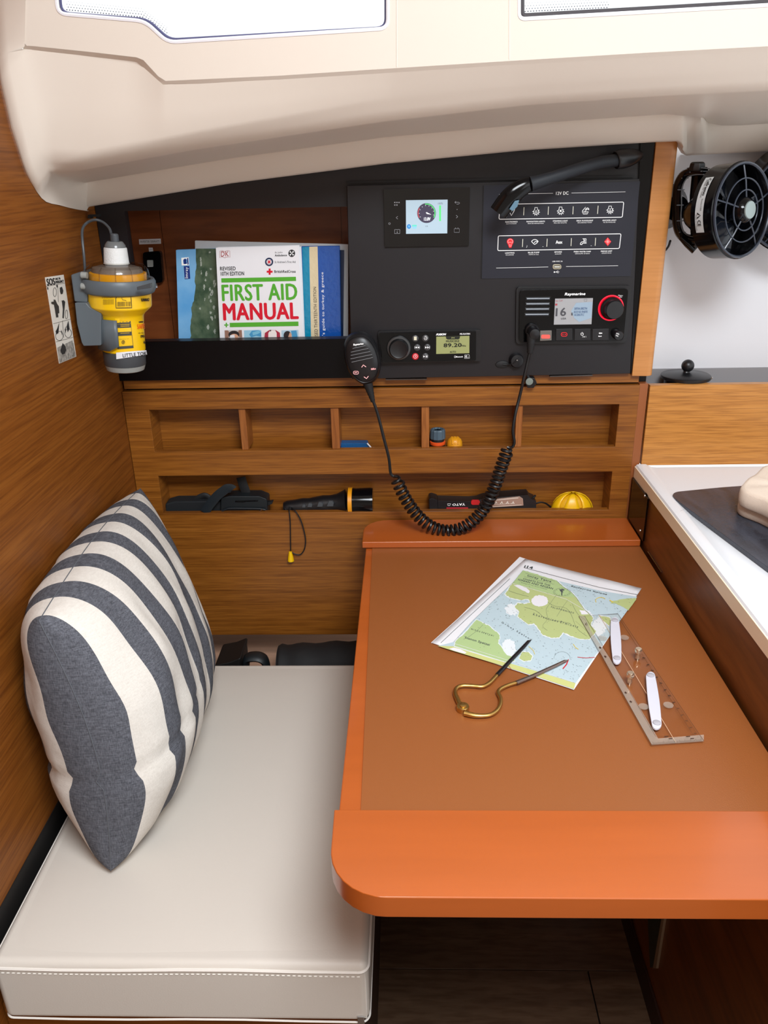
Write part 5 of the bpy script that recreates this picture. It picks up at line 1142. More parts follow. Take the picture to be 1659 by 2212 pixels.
# flashlight
YT = .0265
ft = thing('flashlight', 'black ribbed flashlight with an amber ring, lying in the lower slot', 'flashlight', (W(710, 1100, YT).x, YT, F2))
hx = [W(x, 1095, YT).x for x in (614, 622, 640, 730, 745, 752, 760, 770, 800, 806)]
hr = [.0115, .0138, .0142, .0170, .0220, .0256, .0256, .0240, .0256, .0248]
zc = F2 + .0257
zt_ = F2 + .0145
def fz(i): return zt_ + (zc - zt_) * (hx[i] - hx[0]) / (hx[5] - hx[0]) if i < 5 else zc
pts = [Vector((hx[i], YT, fz(i))) for i in range(10)]
bodyp = []; bodyr = []
for i in range(5):
    k_ = 6 if i in (2,) else 2
    for j in range(k_):
        t = j / k_; bodyp.append(pts[i] + (pts[i + 1] - pts[i]) * t); bodyr.append(hr[i] + (hr[i + 1] - hr[i]) * t + (.0009 * math.sin(j * 2.1) if i == 2 else 0))
MB().tube(bodyp, bodyr, 18).build('grip', blk_s, ft)
MB().tube([pts[5], pts[6] + Vector((.0005, 0, 0)), pts[7], pts[8], pts[9]], [.0250, .0252, .0244, .0256, .0248], 26).build('head', blk_g, ft)
xr = W(757, 1080, YT).x
MB().lathe([(.024, -.004), (.0263, -.0035), (.0263, .0035), (.024, .004)], (xr, YT, zc), (1, 0, 0), 28).build('ring', mat('amber_rubber', (232, 152, 20), .4), ft)
for i, x in enumerate((655, 668, 690, 712)):
    s_ = 1 + i * .25; p = W(x, 1094 - i * 1.6, YT - .0168 - i * .0012); 
    MB().prism([p + Vector((dx * s_, 0, dz * s_)) for dx, dz in ((-.003, -.0025), (.0035, -.0025), (.0042, .001), (.003, .003), (-.001, .003))], (0, .006, 0)).build('grip_pad', grey_dk, ft, bevel=.0005)
ly = MB(); ly.tube(cr_([W(624, 1099, .012), W(625, 1106, -.003), W(627, 1130, -.004), W(627.5, 1160, -.004), W(628, 1190, -.004)], 6), .0011, 6)
ly.tube(cr_([W(630, 1097, .012), W(638, 1104, -.003), W(648, 1120, -.005), W(655, 1140, -.005), W(660, 1165, -.005), W(658, 1185, -.005), W(650, 1197, -.005), W(640, 1198, -.005), W(630, 1193, -.004)], 6), .0011, 6)
ly.tube([W(616, 1094, .018), W(628, 1096, .014), W(634, 1102, .011), W(620, 1105, .01), W(616, 1098, .014)], .0014, 6); ly.build('wrist_cord', blk_m, ft)
MB().lathe([(.0028, 0), (.0052, -.012), (.0058, -.018), (.0052, -.0185)], W(627, 1192, -.0055), (.0, 0, 1), 14).build('cord_bead', yellow, ft)
# work light
YL = .026
def c3b(x, y): return (910 + x / 4.254, 1040 + y / 4.254)
wk = thing('work_light', 'black and red LED work light lying on its side in the lower slot', 'work light', (W(1040, 1100, YL).x, YL, F2))
def wl_(pts_, Y, d, nm, mt, bv=.002, par=wk): return MB().prism([W(*c3b(p[0], p[1] + (78 if p[1] > 252 else 0)), Y) for p in pts_], (0, d, 0)).build(nm, mt, par, bevel=bv)
wl_([(68, 165), (90, 154), (150, 172), (158, 268), (70, 272)], YL - .014, .028, 'end_cap', blk_s)
wl_([(150, 178), (445, 186), (520, 178), (560, 160), (590, 155), (670, 150), (670, 262), (150, 270)], YL - .013, .026, 'handle', blk_s)
wl_([(640, 150), (910, 132), (985, 128), (1010, 160), (1055, 180), (1058, 255), (1000, 262), (640, 266)], YL - .015, .03, 'head', blk_s)
wl_([(655, 166), (905, 140), (935, 160), (940, 222), (650, 240)], YL - .0175, .003, 'lens', mat('lens_pinkish', (166, 136, 120), .15), .0006)
for i in range(4):
    x = 690 + i * 52; g = MB(); F_ = lambda a, b_: W(*c3b(a, b_), YL - .0182); stroke(g, F_, [(x - 16, 206), (x, 182), (x + 6, 204)], 6); g.flat([F_(*p) for p in circ(x - 4, 194, 7, 5, 8)]); g.build('led', mat('led_white', (240, 232, 220), .3), wk)
g = MB(); F_ = lambda a, b_: W(*c3b(a, b_), YL - .0182); stroke(g, F_, [(668, 174), (892, 152)], 8); stroke(g, F_, [(655, 232), (922, 216)], 6); stroke(g, F_, [(660, 212), (858, 204)], 4); g.build('lens_edge', mat('lens_edge', (222, 206, 192), .3), wk)
wl_(rr(458, 174, 540, 216, 18), YL - .0155, .004, 'switch_button', mat('button_red', (206, 34, 40), .35), .0008)
wl_([(232, 240), (430, 240), (444, 270), (214, 272)], YL - .0138, .002, 'red_panel', mat('panel_red', (190, 20, 46), .4), .0004)
g = MB(); text(g, 'YATO', lambda a, b_: W(*c3b(a, b_), YL - .0136), [(402, 221), (286, 223), (288, 205), (402, 199)], bold=1.4); F_ = lambda a, b_: W(*c3b(a, b_), YL - .0136); stroke(g, F_, [(240, 206), (272, 206), (262, 222), (246, 222)], 4, closed=True); g.build('lettering', lineW, wk)
g = MB(); g.tube(cr_([W(1148, 1082, YL - .005), W(1151, 1076, YL - .005), W(1155, 1072, YL - .005), W(1156, 1069.5, YL - .005)], 4), .0018, 6); g.build('hook', blk_m, wk)
g = MB(); g.tube(cr_([W(1157, 1088, YL), W(1168, 1085, YL), W(1180, 1088, YL + .005), W(1190, 1096, YL + .01), W(1196, 1101, YL + .012)], 5), .0016, 6); g.build('cable', blk_m, wk)
# yellow dome with overlapping flaps
yd = thing('yellow_dome', 'yellow plastic dome with overlapping flaps at the right of the lower slot', 'plastic cap', (W(1235, 1100, .03).x, .03, F2))
yc = Vector((W(1235, 1100, .028).x, .028, F2)); R_ = .0365
prof = [(R_ * math.cos(a) ** .8 if a < math.pi / 2 - .01 else .0001, (.0385) * math.sin(a)) for a in [i * math.pi / 2 / 8 for i in range(9)]]
MB().lathe([(R_ * .96, 0)] + [(r * .96, h * .95) for r, h in prof[1:]], yc, (0, 0, 1), 32, sy=.62).build('dome', mat('yellow_inner', (226, 170, 8), .4), yd)
for i, a0 in enumerate((200, 262, 318, 20, 80, 140)):
    rows = []
    for j in range(7):
        el = math.radians(4 + 80 * j / 6); wd = math.radians(26 - 10 * (j / 6) + (8 if j == 0 else 0)); rows.append([yc + Vector((R_ * 1.02 * math.cos(el) ** .85 * math.cos(math.radians(a0) + wd * t), R_ * .64 * math.cos(el) ** .85 * math.sin(math.radians(a0) + wd * t), (.0393) * math.sin(el))) for t in (-1, -.5, 0, .5, 1)])
    f_ = MB(); f_.openm = True; f_.grid(rows); f_.build('flap', mat('yellow_flap', (244, 190, 14), .35), yd, solid=.0018)
# black straps and headlamp
def c3c(x, y): return (340 + x / 6.381, 1020 + y / 6.381)
hd = thing('head_torch', 'black head torch with straps bundled at the left end of the lower slot', 'head torch', (W(480, 1105, .03).x, .03, F2))
def hp(pts_, Y, d, nm, mt=blk_m, bv=.002): return MB().prism([W(*c3c(p[0], p[1] + (105 if p[1] > 552 else 0)), Y) for p in pts_], (0, d, 0)).build(nm, mt, hd, bevel=bv)
hp([(105, 440), (240, 402), (870, 398), (900, 560), (110, 575)], .018, .03, 'pouch', mat('black_fabric', (18, 22, 26), .8), .003)
hp([(870, 350), (1000, 330), (1390, 328), (1510, 375), (1515, 410), (1520, 560), (860, 562)], .012, .03, 'lamp_body', mat('black_case', (20, 26, 30), .45), .003)
hp([(1070, 395), (1390, 388), (1385, 405), (1230, 408), (1180, 420), (1070, 415)], .0112, .002, 'case_slot', blk_g, .0004)
g = MB(); g.tube(cr_([W(*c3c(*p), .004) for p in ((650, 555), (720, 450), (820, 330), (900, 265), (960, 225), (1020, 225), (1040, 240))], 6), [.0085] * 36 + [.007], 10, flatn=(0, 1, 0), fr=.18); g.build('strap', mat('strap_black', (22, 30, 36), .5), hd)
g = MB(); g.tube(cr_([W(*c3c(*p), .03) for p in ((1150, 70), (1185, 180), (1215, 260), (1225, 340))], 6), .0085, 10, flatn=(0, 1, 0), fr=.18); g.build('strap', blk_m, hd)
g = MB(); g.tube(cr_([W(*c3c(*p), .03) for p in ((500, 410), (580, 350), (650, 325), (700, 350), (720, 400))], 6), .006, 10, flatn=(0, 1, 0), fr=.5); g.build('strap', blk_m, hd)
g = MB(); g.tube(cr_([W(*c3c(*p), .009) for p in ((870, 552), (940, 515), (1020, 500), (1380, 505), (1490, 520))], 6), .0014, 6); g.build('cord', mat('strap_black', (22, 30, 36), .5), hd)
hp([(1500, 420), (1595, 405), (1580, 440), (1510, 470)], .02, .01, 'buckle', blk_m, .001)
g = MB(); g.tube([W(*c3c(1385, 553), .008), W(*c3c(1450, 510), .006)], .0009, 6); g.build('metal_pin', steel, hd)
# blue tag
YG_ = .03
bt = thing('key_float', 'dark blue flat float with a white cord in the upper middle slot', 'key float', (W(765, 968, YG_).x, YG_, F1))
MB().prism([W(736, 957.5, YG_), W(793, 957.5, YG_), W(801, 970, YG_) + Vector((0, 0, -.009)), W(735.5, 971, YG_) + Vector((0, 0, -.009))], (0, .018, 0)).build('float', mat('blue_foam', (14, 84, 140), .55, bump=(300, .3)), bt, bevel=.001)
MB().tube(cr_([W(793, 957.5, YG_ - .001), W(799, 964, YG_ - .002), W(803, 969, YG_ - .003)], 4), .0013, 6).build('white_cord', paper, bt)
MB().tube(cr_([W(802, 968, YG_ - .002), W(808, 967, YG_ - .002), W(813, 970, YG_ - .001)], 4), .0014, 6).build('metal_ring', steel, bt)
# hose connector
hc_ = thing('hose_connector', 'blue grey hose connector with orange ring in the upper slot', 'hose connector', (W(945, 968, .02).x, .02, F1))
m9 = mpp(945, 950, .02); xx = W(945.5, 960, .02).x
MB().lathe([(15 * m9, -DROP), (15.5 * m9, -.001)], (xx, .025, F1 + DROP), (0, 0, 1), 24).build('black_base', blk_m, hc_)
MB().lathe([(16.5 * m9, 0), (17 * m9, .002), (17 * m9, .0045), (15 * m9, .0055)], (xx, .025, F1 + DROP), (0, 0, 1), 28).build('orange_ring', mat('orange_ring', (226, 84, 30), .4), hc_)
MB().lathe([(14 * m9, .005), (14 * m9, .009), (15.5 * m9, .0095)], (xx, .025, F1 + DROP), (0, 0, 1), 28).build('black_neck', blk_m, hc_)
nutp = MB(); n_ = 36; rows = []
for r, h in ((15.2, .0095), (16.6, .011), (15.8, .0245), (14.4, .0265), (11, .0268), (10, .024)): rows.append([Vector((xx + (r + (.5 if i % 3 == 0 else -.3)) * m9 * math.cos(2 * math.pi * i / n_), .025 + (r + (.5 if i % 3 == 0 else -.3)) * m9 * math.sin(2 * math.pi * i / n_), F1 + DROP + h)) for i in range(n_)])
nutp.grid(rows, closed=True); nutp.build('nut', mat('hose_blue_grey', (72, 92, 106), .45), hc_, ang=25)
yc2 = W(982, 969, .025); yk = thing('hose_stopper', 'small yellow ribbed stopper beside the hose connector in the upper slot', 'stopper', (yc2.x, .025, F1))
MB().lathe([(.0001, .0), (.0135, .0), (.0130, .021), (.011, .026), (.007, .0295), (.0001, .0302)], (yc2.x, .025, F1), (0, 0, 1), 24).build('cap', mat('ochre_yellow', (220, 150, 24), .4), yk)
for dx in (-.005, 0, .005): MB().tube([Vector((yc2.x + dx * .9, .0122, F1 + .021)), Vector((yc2.x + dx, .0165, F1 + .0270)), Vector((yc2.x + dx, .025, F1 + .0302))], .0013, 6).build('rib', mat('ochre_yellow', (220, 150, 24), .4), yk)

# black roll and shoe-like bundle on the bench board behind the cushion
LZ = -.8762
rl = thing('black_bag', 'black rolled bag lying behind the seat cushion next to the table', 'bag', (W(665, 1425, -.06).x, -.06, LZ))
pth = [Vector((x, -.062, LZ + .0435 + .008 * t)) for x, t in ((-.238, 0), (-.235, 0), (-.22, .1), (-.18, .4), (-.13, .8), (-.09, 1), (-.064, 1))]
MB().tube(cr_(pth, 4), [.028 if i == 0 else min(.0425, .034 + .003 * i) + .0015 * math.sin(i * 1.3) for i in range(25)], 24).build('roll', mat('bag_black', (12, 12, 14), .75, bump=(60, .3)), rl)
MB().tube([p + Vector((0, -.0425, 0)) for p in cr_(pth[2:], 4)], .0016, 6).build('seam', blk_m, rl)
bl = thing('black_case', 'black case with a carrying loop behind the seat cushion beside the pillow', 'case', (W(480, 1425, -.05).x, -.05, LZ))
MB().prism([Vector((x, -.10, z)) for x, z in ((-.345, LZ), (-.345, -.802), (-.318, -.796), (-.296, -.786), (-.298, -.80), (-.299, LZ))], (0, .07, 0)).build('case_body', mat('case_black', (14, 13, 13), .6), bl, bevel=.004)
MB().tube(cr_([Vector((-.292, -.085, -.812)), Vector((-.289, -.085, -.797)), Vector((-.278, -.085, -.793)), Vector((-.264, -.085, -.795)), Vector((-.256, -.085, -.806)), Vector((-.255, -.085, -.84)), Vector((-.256, -.085, -.872))], 6), .0065, 10, flatn=(0, 1, 0), fr=2.2).build('loop', mat('case_teal_black', (16, 24, 28), .5), bl)

# ================================================================== CHART ON THE TABLE
ZT = TZ + .0002
def cq(x, y): return (980 + x / 3.95, 1200 + y / 3.95)
ch = thing('nautical_chart', 'folded nautical chart of green coasts and pale blue sea lying on the table', 'chart', H(1160, 1345, ZT))
sh0 = [(1122.6, 1202.8), (1135, 1207), (1180, 1222), (1330, 1262), (1378, 1275), (1240, 1484), (931.5, 1387.8), (990, 1335)]
MB().prism(mp_(HP(ZT + .0012), sh0), (0, 0, -.0011)).build('under_sheet', paper, ch)
# the top sheet, very slightly wavy
TLq, TRq, BRq, BLq = Vector((1134, 1207.5)), Vector((1386, 1271)), Vector((1239.7, 1490)), Vector((932.5, 1388.5))
def chz(u, v): return ZT + .0016 + .003 * max(0, math.sin(u * 9 + .6)) * max(0, 1 - v / .06) + .0004 * max(0, 1 - u / .05) * (1 - v)
N_ = 24; rows = []
def chp(u, v): return (TLq * (1 - u) + TRq * u) * (1 - v) + (BLq * (1 - u) + BRq * u) * v
for i in range(N_ + 1):
    rows.append([H(*chp(j / N_, i / N_), chz(j / N_, i / N_)) for j in range(N_ + 1)])
s_ = MB(); s_.openm = True; s_.grid(rows); s_.build('top_sheet', paper, ch, solid=.0005)
def CH(off):
    z = ZT + .0022 + off; return lambda x, y: H(*cq(x, y), z)
c0 = CH(.0001); c1_ = CH(.0002); c2_ = CH(.0003); c3_ = CH(.0004); c4_ = CH(.0005); c5_ = CH(.0006)
sea = mat('chart_sea', (186, 206, 214), .6); sea2 = mat('chart_shallow', (226, 232, 236), .6); land = mat('chart_land', (182, 194, 132), .6); land2 = mat('chart_land_pale', (174, 198, 140), .6); cy_ = mat('chart_yellow', (200, 204, 132), .6); cink = mat('chart_ink', (76, 82, 84), .6)
neat = [(592, 126), (640, 142), (880, 214), (1250, 300), (1566, 352), (1040, 1090), (1026, 1140), (700, 1030), (400, 935), (0, 815), (-130, 770), (0, 738), (160, 560), (340, 385), (505, 232)]
MB().flat([c0(*p) for p in neat]).build('sea_print', sea, ch)
bot = [(5, 775), (210, 838), (430, 905), (700, 985), (1040, 1090), (1026, 1138), (700, 1030), (400, 935), (0, 815), (-140, 770)]
MB().flat([c1_(*p) for p in bot]).build('border_print', cy_, ch)
L1 = [(592, 128), (660, 146), (800, 190), (878, 214), (930, 262), (1000, 310), (1050, 362), (1082, 410), (1110, 452), (1150, 490), (1190, 535), (1170, 590), (1215, 645), (1160, 715), (1080, 712), (1000, 688), (935, 655), (900, 700), (830, 702), (765, 680), (720, 622), (690, 582), (640, 588), (590, 552), (545, 520), (560, 482), (522, 440), (545, 405), (600, 415), (655, 402), (640, 372), (560, 378), (480, 360), (438, 330), (470, 280), (505, 232)]
L2 = [(195, 548), (250, 578), (300, 598), (345, 640), (385, 668), (392, 700), (378, 748), (420, 800), (455, 850), (500, 862), (520, 900), (480, 918), (430, 902), (210, 836), (5, 772), (20, 728), (100, 655)]
L3 = [(1350, 390), (1440, 372), (1548, 362), (1560, 372), (1490, 470), (1450, 440), (1390, 412), (1340, 408)]
L4_ = [(1235, 512), (1330, 530), (1345, 560), (1330, 600), (1280, 560)]
L5 = [(585, 822), (640, 826), (672, 862), (655, 895), (600, 902), (560, 880)]
g = MB()
for l in (L1, L2, L4_, L5):
    jg = jag(l, 3, 3); stroke(g, CH(.0002 + .00001 * len(l) / 4), jg, 14, closed=True)
for (a, b_, r1, r2) in ((1240, 610, 60, 80), (470, 800, 60, 90), (500, 460, 60, 50), (730, 390, 90, 60), (1120, 500, 60, 40)): g.flat([CH(.0002 + a * 4e-8)(*p) for p in jag(circ(a, b_, r1, r2, 14), 12, 3)])
g.build('shallow_print', sea2, ch)
MB().flat([c2_(*p) for p in jag(L1, 4.5, 5)]).build('land_print', land, ch)
MB().flat([c2_(*p) for p in jag(L2, 4, 5)]).build('land_print', land2, ch)
for l in (L3, L4_, L5): MB().flat([c2_(*p) for p in jag(l, 3, 4)]).build('land_print', land, ch)
MB().flat([c3_(*p) for p in ((592, 126), (660, 146), (800, 190), (876, 212), (930, 262), (1000, 310), (1040, 355), (930, 350), (760, 310), (505, 235))]).build('title_print', land2, ch)
for tp_ in (jag(circ(735, 386, 72, 48, 16), 4, 3), jag([(512, 252), (560, 250), (620, 276), (648, 302), (640, 322), (590, 300)], 3, 3), jag([(1072, 462), (1120, 470), (1150, 500), (1090, 502)], 3, 3), [(0, 786), (60, 800), (110, 826), (95, 838), (0, 812), (-40, 795)]):
    MB().flat([c3_(*p) for p in tp_]).build('town_print', mat('chart_white', (232, 230, 236), .6), ch)
g = MB(); text(g, 'i14', c4_, [(610, 82), (678, 96), (672, 114), (602, 99)], bold=2.6)
text(g, 'Imray Tetra', c4_, [(634, 164), (836, 215), (829, 234), (627, 183)], bold=1.0); text(g, 'CHARTS FOR THE', c4_, [(596, 191), (826, 250), (822, 263), (591, 204)], bold=.6); text(g, 'IONIAN AND AEGEAN', c4_, [(554, 197), (850, 276), (845, 290), (548, 211)], bold=.7)
text(g, 'Designed by Rod Heikell', c4_, [(576, 226), (796, 285), (793, 293), (573, 234)], bold=0); stroke(g, c4_, [(612, 152), (866, 218), (856, 246), (602, 180)], 1.6, closed=True)
text(g, 'K h e r s o n i s o s  E r m i o n i s', c4_, [(682, 492), (1065, 600), (1058, 618), (676, 508)], bold=.45); text(g, 'P E L O P O N N I S O S', c4_, [(834, 432), (1026, 484), (1022, 496), (830, 444)], bold=.5)
text(g, 'Stenon Spetsai', c4_, [(100, 690), (312, 752), (302, 776), (92, 710)], bold=.5); text(g, 'N I S O S  S P E T S A I', c4_, [(152, 620), (342, 680), (338, 690), (148, 632)], bold=.3); text(g, 'O r m o s   S p e t s o n', c4_, [(414, 562), (666, 712), (660, 726), (406, 578)], bold=.3); text(g, 'Epidavros Kolpos', c4_, [(1008, 254), (1310, 326), (1306, 340), (1002, 268)], bold=.3)
stroke(g, c4_, circ(925, 312, 76, 34, 28), 1.6, closed=True)
for poly in ([(902, 288), (940, 286), (946, 298), (925, 300), (938, 312), (920, 316), (908, 302)], [(918, 316), (928, 316), (926, 340), (918, 340)]): g.flat([c4_(*p) for p in poly])
for i in range(16):
    a = 2 * math.pi * i / 16; g.flat([c4_(925 + 64 * math.cos(a) + dx, 312 + 27 * math.sin(a) + dy) for dx, dy in ((-3, -2), (3, -2), (3, 2), (-3, 2))])
stroke(g, c4_, [(600, 102), (900, 182), (1250, 272), (1592, 338)], 2.2); stroke(g, c4_, [(480, 196), (0, 642), (-110, 745)], 3)
stroke(g, c4_, [(592, 126), (505, 232), (340, 385), (160, 560), (0, 738)], 1.4)
stroke(g, c4_, jag([(878, 214), (930, 262), (1000, 310), (1050, 362), (1082, 410), (1110, 452), (1150, 490), (1190, 535)], 1, 2)[:-2], 1.8)
for rd in ([(800, 395), (860, 430), (960, 450), (1010, 520), (1050, 620), (1140, 690)], [(870, 345), (830, 400), (790, 460), (800, 540), (760, 600), (800, 640)], [(975, 380), (930, 440), (880, 520)], [(600, 440), (700, 470), (790, 540), (900, 560), (1000, 580)], [(470, 300), (560, 330), (640, 350)], [(120, 700), (200, 640), (250, 590)], [(1010, 410), (1060, 500), (1130, 560), (1160, 640)]): stroke(g, c4_, [tuple(p.xy) for p in cr_([Vector((a, b_, 0)) for a, b_ in rd], 4)], 1.5)
stroke(g, c4_, [(1040, 560), (1200, 700)], 1); stroke(g, c4_, circ(925, 880, 70, 60, 14, 180, 360), 1.2)
def inside(p, poly):
    r = False; j = len(poly) - 1
    for i in range(len(poly)):
        if (poly[i][1] > p[1]) != (poly[j][1] > p[1]) and p[0] < (poly[j][0] - poly[i][0]) * (p[1] - poly[i][1]) / (poly[j][1] - poly[i][1]) + poly[i][0]: r = not r
        j = i
    return r
cnt = 0
while cnt < 420:
    p = (random.uniform(0, 1560), random.uniform(130, 1100))
    if not inside(p, neat) or inside(p, bot) or (inside(p, L1) and random.random() < .85) or (inside(p, L2) and random.random() < .8): continue
    cnt += 1; l = random.uniform(4, 11); g.flat([c4_(p[0] + dx, p[1] + dy) for dx, dy in ((-l / 2, -1.8), (l / 2, .2), (l / 2, 1.8), (-l / 2, -.2))])
g.build('chart_print', cink, ch)
g = MB(); stroke(g, c4_, [(505, 238), (760, 312), (960, 372), (1200, 512), (1330, 608)], 2.5); stroke(g, c4_, [(0, 770), (430, 905)], 2.5); stroke(g, c4_, [(5, 750), (420, 880), (1040, 1088)], 2.5); g.build('fold_line', mat('chart_white', (232, 230, 236), .6), ch)
g = MB(); stroke(g, c4_, circ(1255, 385, 44, 28, 12, 150, 330), 5); stroke(g, c4_, [(1330, 380), (1360, 398)], 8); stroke(g, c4_, [(640, 775), (680, 810), (692, 842)], 4); stroke(g, c4_, [(1020, 755), (1040, 785), (1065, 800)], 5); g.build('yellow_sector', mat('chart_amber', (226, 200, 70), .6), ch)
g = MB(); stroke(g, c5_, [(1056, 866), (1130, 874), (1204, 868)], 4); stroke(g, c5_, [(980, 886), (962, 930), (932, 966)], 9); stroke(g, c5_, [(470, 940), (490, 968)], 3); g.build('red_mark', red_p, ch)

# ================================================================== BRASS DIVIDERS
def c4(x, y): return (900 + x / 3.19, 1180 + y / 3.19)
ZK = ZT + .0035
dv = thing('chart_dividers', 'brass one handed chart dividers with steel legs lying across the chart', 'dividers', H(1000, 1533, ZT))
def dvp(l, z): return [H(*c4(*p), z) for p in l]
a1 = cr_(dvp([(312, 1112), (285, 1060), (266, 1010), (278, 975), (320, 960), (390, 962), (450, 966), (490, 950), (520, 925), (562, 878)], ZK), 6)
a2 = cr_(dvp([(330, 1150), (390, 1164), (450, 1168), (510, 1160), (555, 1130), (578, 1085), (578, 1045), (562, 1008), (580, 982), (630, 958), (692, 938)], ZK), 6)
MB().tube(a1, [.0026 + .0012 * max(0, 1 - i / 14) for i in range(len(a1))], 12, flatn=(0, 0, 1), fr=.85).build('brass_arm', brass, dv)
MB().tube(a2, [.0026 + .0012 * max(0, 1 - i / 14) for i in range(len(a2))], 12, flatn=(0, 0, 1), fr=.85).build('brass_arm', brass, dv)
l1 = dvp([(555, 886), (640, 795), (740, 690), (770, 656), (790, 646)], ZK + .0008); MB().tube(l1, [.0028, .0027, .0025, .0022, .0003], 10, flatn=(0, 0, 1), fr=.8).build('steel_leg', mat('blued_steel', (60, 58, 62), .3, metal=.9), dv)
l2 = dvp([(686, 941), (800, 895), (960, 822), (1020, 792), (1046, 784)], ZK + .0008); MB().tube(l2, [.003, .0028, .0025, .0021, .0003], 10, flatn=(0, 0, 1), fr=.8).build('steel_leg', mat('leg_steel', (140, 124, 118), .25, metal=.9), dv)
hk = H(*c4(318, 1130), ZT); MB().lathe([(.0072, .0), (.0076, .001), (.0076, .0055), (.0068, .0066), (.005, .0068)], hk, (0, 0, 1), 26).build('hinge', brass, dv)
MB().lathe([(.0042, .0068), (.004, .0080), (.0028, .0084)], hk, (0, 0, 1), 18).build('rivet', brass, dv)

# ================================================================== PARALLEL RULER
def c55(x, y): return (1220 + x / 4.88, 1300 + y / 4.88)
ZR = ZT + .0034
pr = thing('parallel_ruler', 'clear acrylic parallel ruler with two white link arms lying on the chart corner', 'ruler', H(1380, 1500, ZT))
mid_t, mid_b = (362, 138), (1168, 1484)
r1 = [(148, 150), mid_t, mid_b, (916, 1506)]; r2 = [(370, 137), (560, 124), (600, 190), (1466, 1466), (1176, 1483)]
for q_ in (r1, r2): MB().prism([H(*c55(*p), ZR) for p in q_], (0, 0, -.003)).build('blade', clear, pr, bevel=.0004, seg=1)
R0 = lambda x, y: H(*c55(x, y), ZR + .0002); Rm = lambda x, y: H(*c55(x, y), ZR + .0004)
MB().prism([R0(*p) for p in ((148, 150), (208, 146), (275, 300), (480, 600), (985, 1440), (1466, 1400), (1466, 1466), (916, 1506), (345, 480))], (0, 0, -.0006)).build('bevelled_edge', frost, pr)
g = MB(); stroke(g, Rm, [(366, 138), (1172, 1484)], 4); g.build('centre_gap', mat('pale_line', (222, 190, 160), .4), pr)
g = MB(); stroke(g, Rm, [(208, 146), (335, 350), (960, 1420), (1352, 1400), (600, 215), (580, 190)], 2.5)
stroke(g, Rm, [(148, 150), (560, 124), (604, 192), (1466, 1466), (916, 1506)], 3.5, closed=True)
for i in range(14):
    t = .26 + i * .052; a = Vector((600, 190)) * (1 - t) + Vector((1466, 1466)) * t; stroke(g, Rm, [tuple(a + Vector((-24, 6))), tuple(a + Vector((-52, 10 - (i % 2) * 10)))], 10 if i < 9 else 6)
    t = .03 + i * .07; a = Vector((150, 150)) * (1 - t) + Vector((916, 1506)) * t
    if i in (3, 4, 8, 9): stroke(g, Rm, [tuple(a + Vector((30, 0))), tuple(a + Vector((50, 14)))], 14)
for i in range(46):
    t = i / 46; a = Vector((930, 1500)) * (1 - t) + Vector((1450, 1464)) * t; stroke(g, Rm, [tuple(a), tuple(a + Vector((-2, -14 if i % 5 else -26)))], 2.2)
for x in (1050, 1278): stroke(g, Rm, [(x, 1420), (x + 44, 1417)], 9); stroke(g, Rm, [(x + 46, 1442), (x + 84, 1440)], 9)
text(g, '45', Rm, [(212, 222), (234, 218), (238, 248), (216, 252)]); g.build('engraved_marks', mat('ruler_ink', (64, 40, 30), .5), pr)
def link(p0, p1, w0, w1):
    p0 = Vector(p0); p1 = Vector(p1); d = (p1 - p0).normalized(); n_ = Vector((-d.y, d.x)); out = []
    L = (p1 - p0).length
    for i in range(9): a = math.pi / 2 + math.pi * i / 8; out.append(p0 + (d * math.cos(a) + n_ * math.sin(a)) * w0)
    for i in range(1, 6): t = i / 6; out.append(p0 + d * L * t - n_ * (w0 + (w1 - w0) * t + 10 * math.sin(math.pi * t)))
    for i in range(9): a = -math.pi / 2 + math.pi * i / 8; out.append(p1 + (d * math.cos(a) + n_ * math.sin(a)) * w1)
    for i in range(5, 0, -1): t = i / 6; out.append(p0 + d * L * t + n_ * (w0 + (w1 - w0) * t + 10 * math.sin(math.pi * t)))
    return [tuple(p) for p in out]
wpl = mat('white_arm', (214, 214, 226), .35)
for a, b_, w0, w1 in (((528, 204), (551, 602), 44, 46), ((905, 784), (970, 1285), 50, 52)):
    lk = MB().prism([H(*c55(*p), ZR + .0034) for p in link(a, b_, w0, w1)], (0, 0, -.0026)).build('link_arm', wpl, pr, bevel=.0006)
    for c in (a, b_): MB().lathe([(.0045, -.0003), (.0044, .001), (.0036, .0015)], H(*c55(c[0], c[1] - 8), ZR + .0034), (0, 0, 1), 20).build('pivot', mat('pivot_grey', (178, 176, 184), .35), lk)
for x, y in ((768, 590), (683, 845)):
    b0_ = H(*c55(x, y), ZR); MB().lathe([(.0034, 0), (.003, .002), (.0026, .006), (.0046, .008), (.0046, .0125), (.0036, .0138)], b0_, (0, 0, 1), 20).build('knob', mat('chromed_knob', (226, 206, 180), .15, metal=.85), pr)
for x, y in ((398, 386), (630, 378), (830, 1106), (1092, 1090)):
    MB().lathe([(.0056, 0), (.0056, .0008), (.004, .001)], H(*c55(x, y), ZR), (0, 0, 1), 20).build('boss', frost, pr)

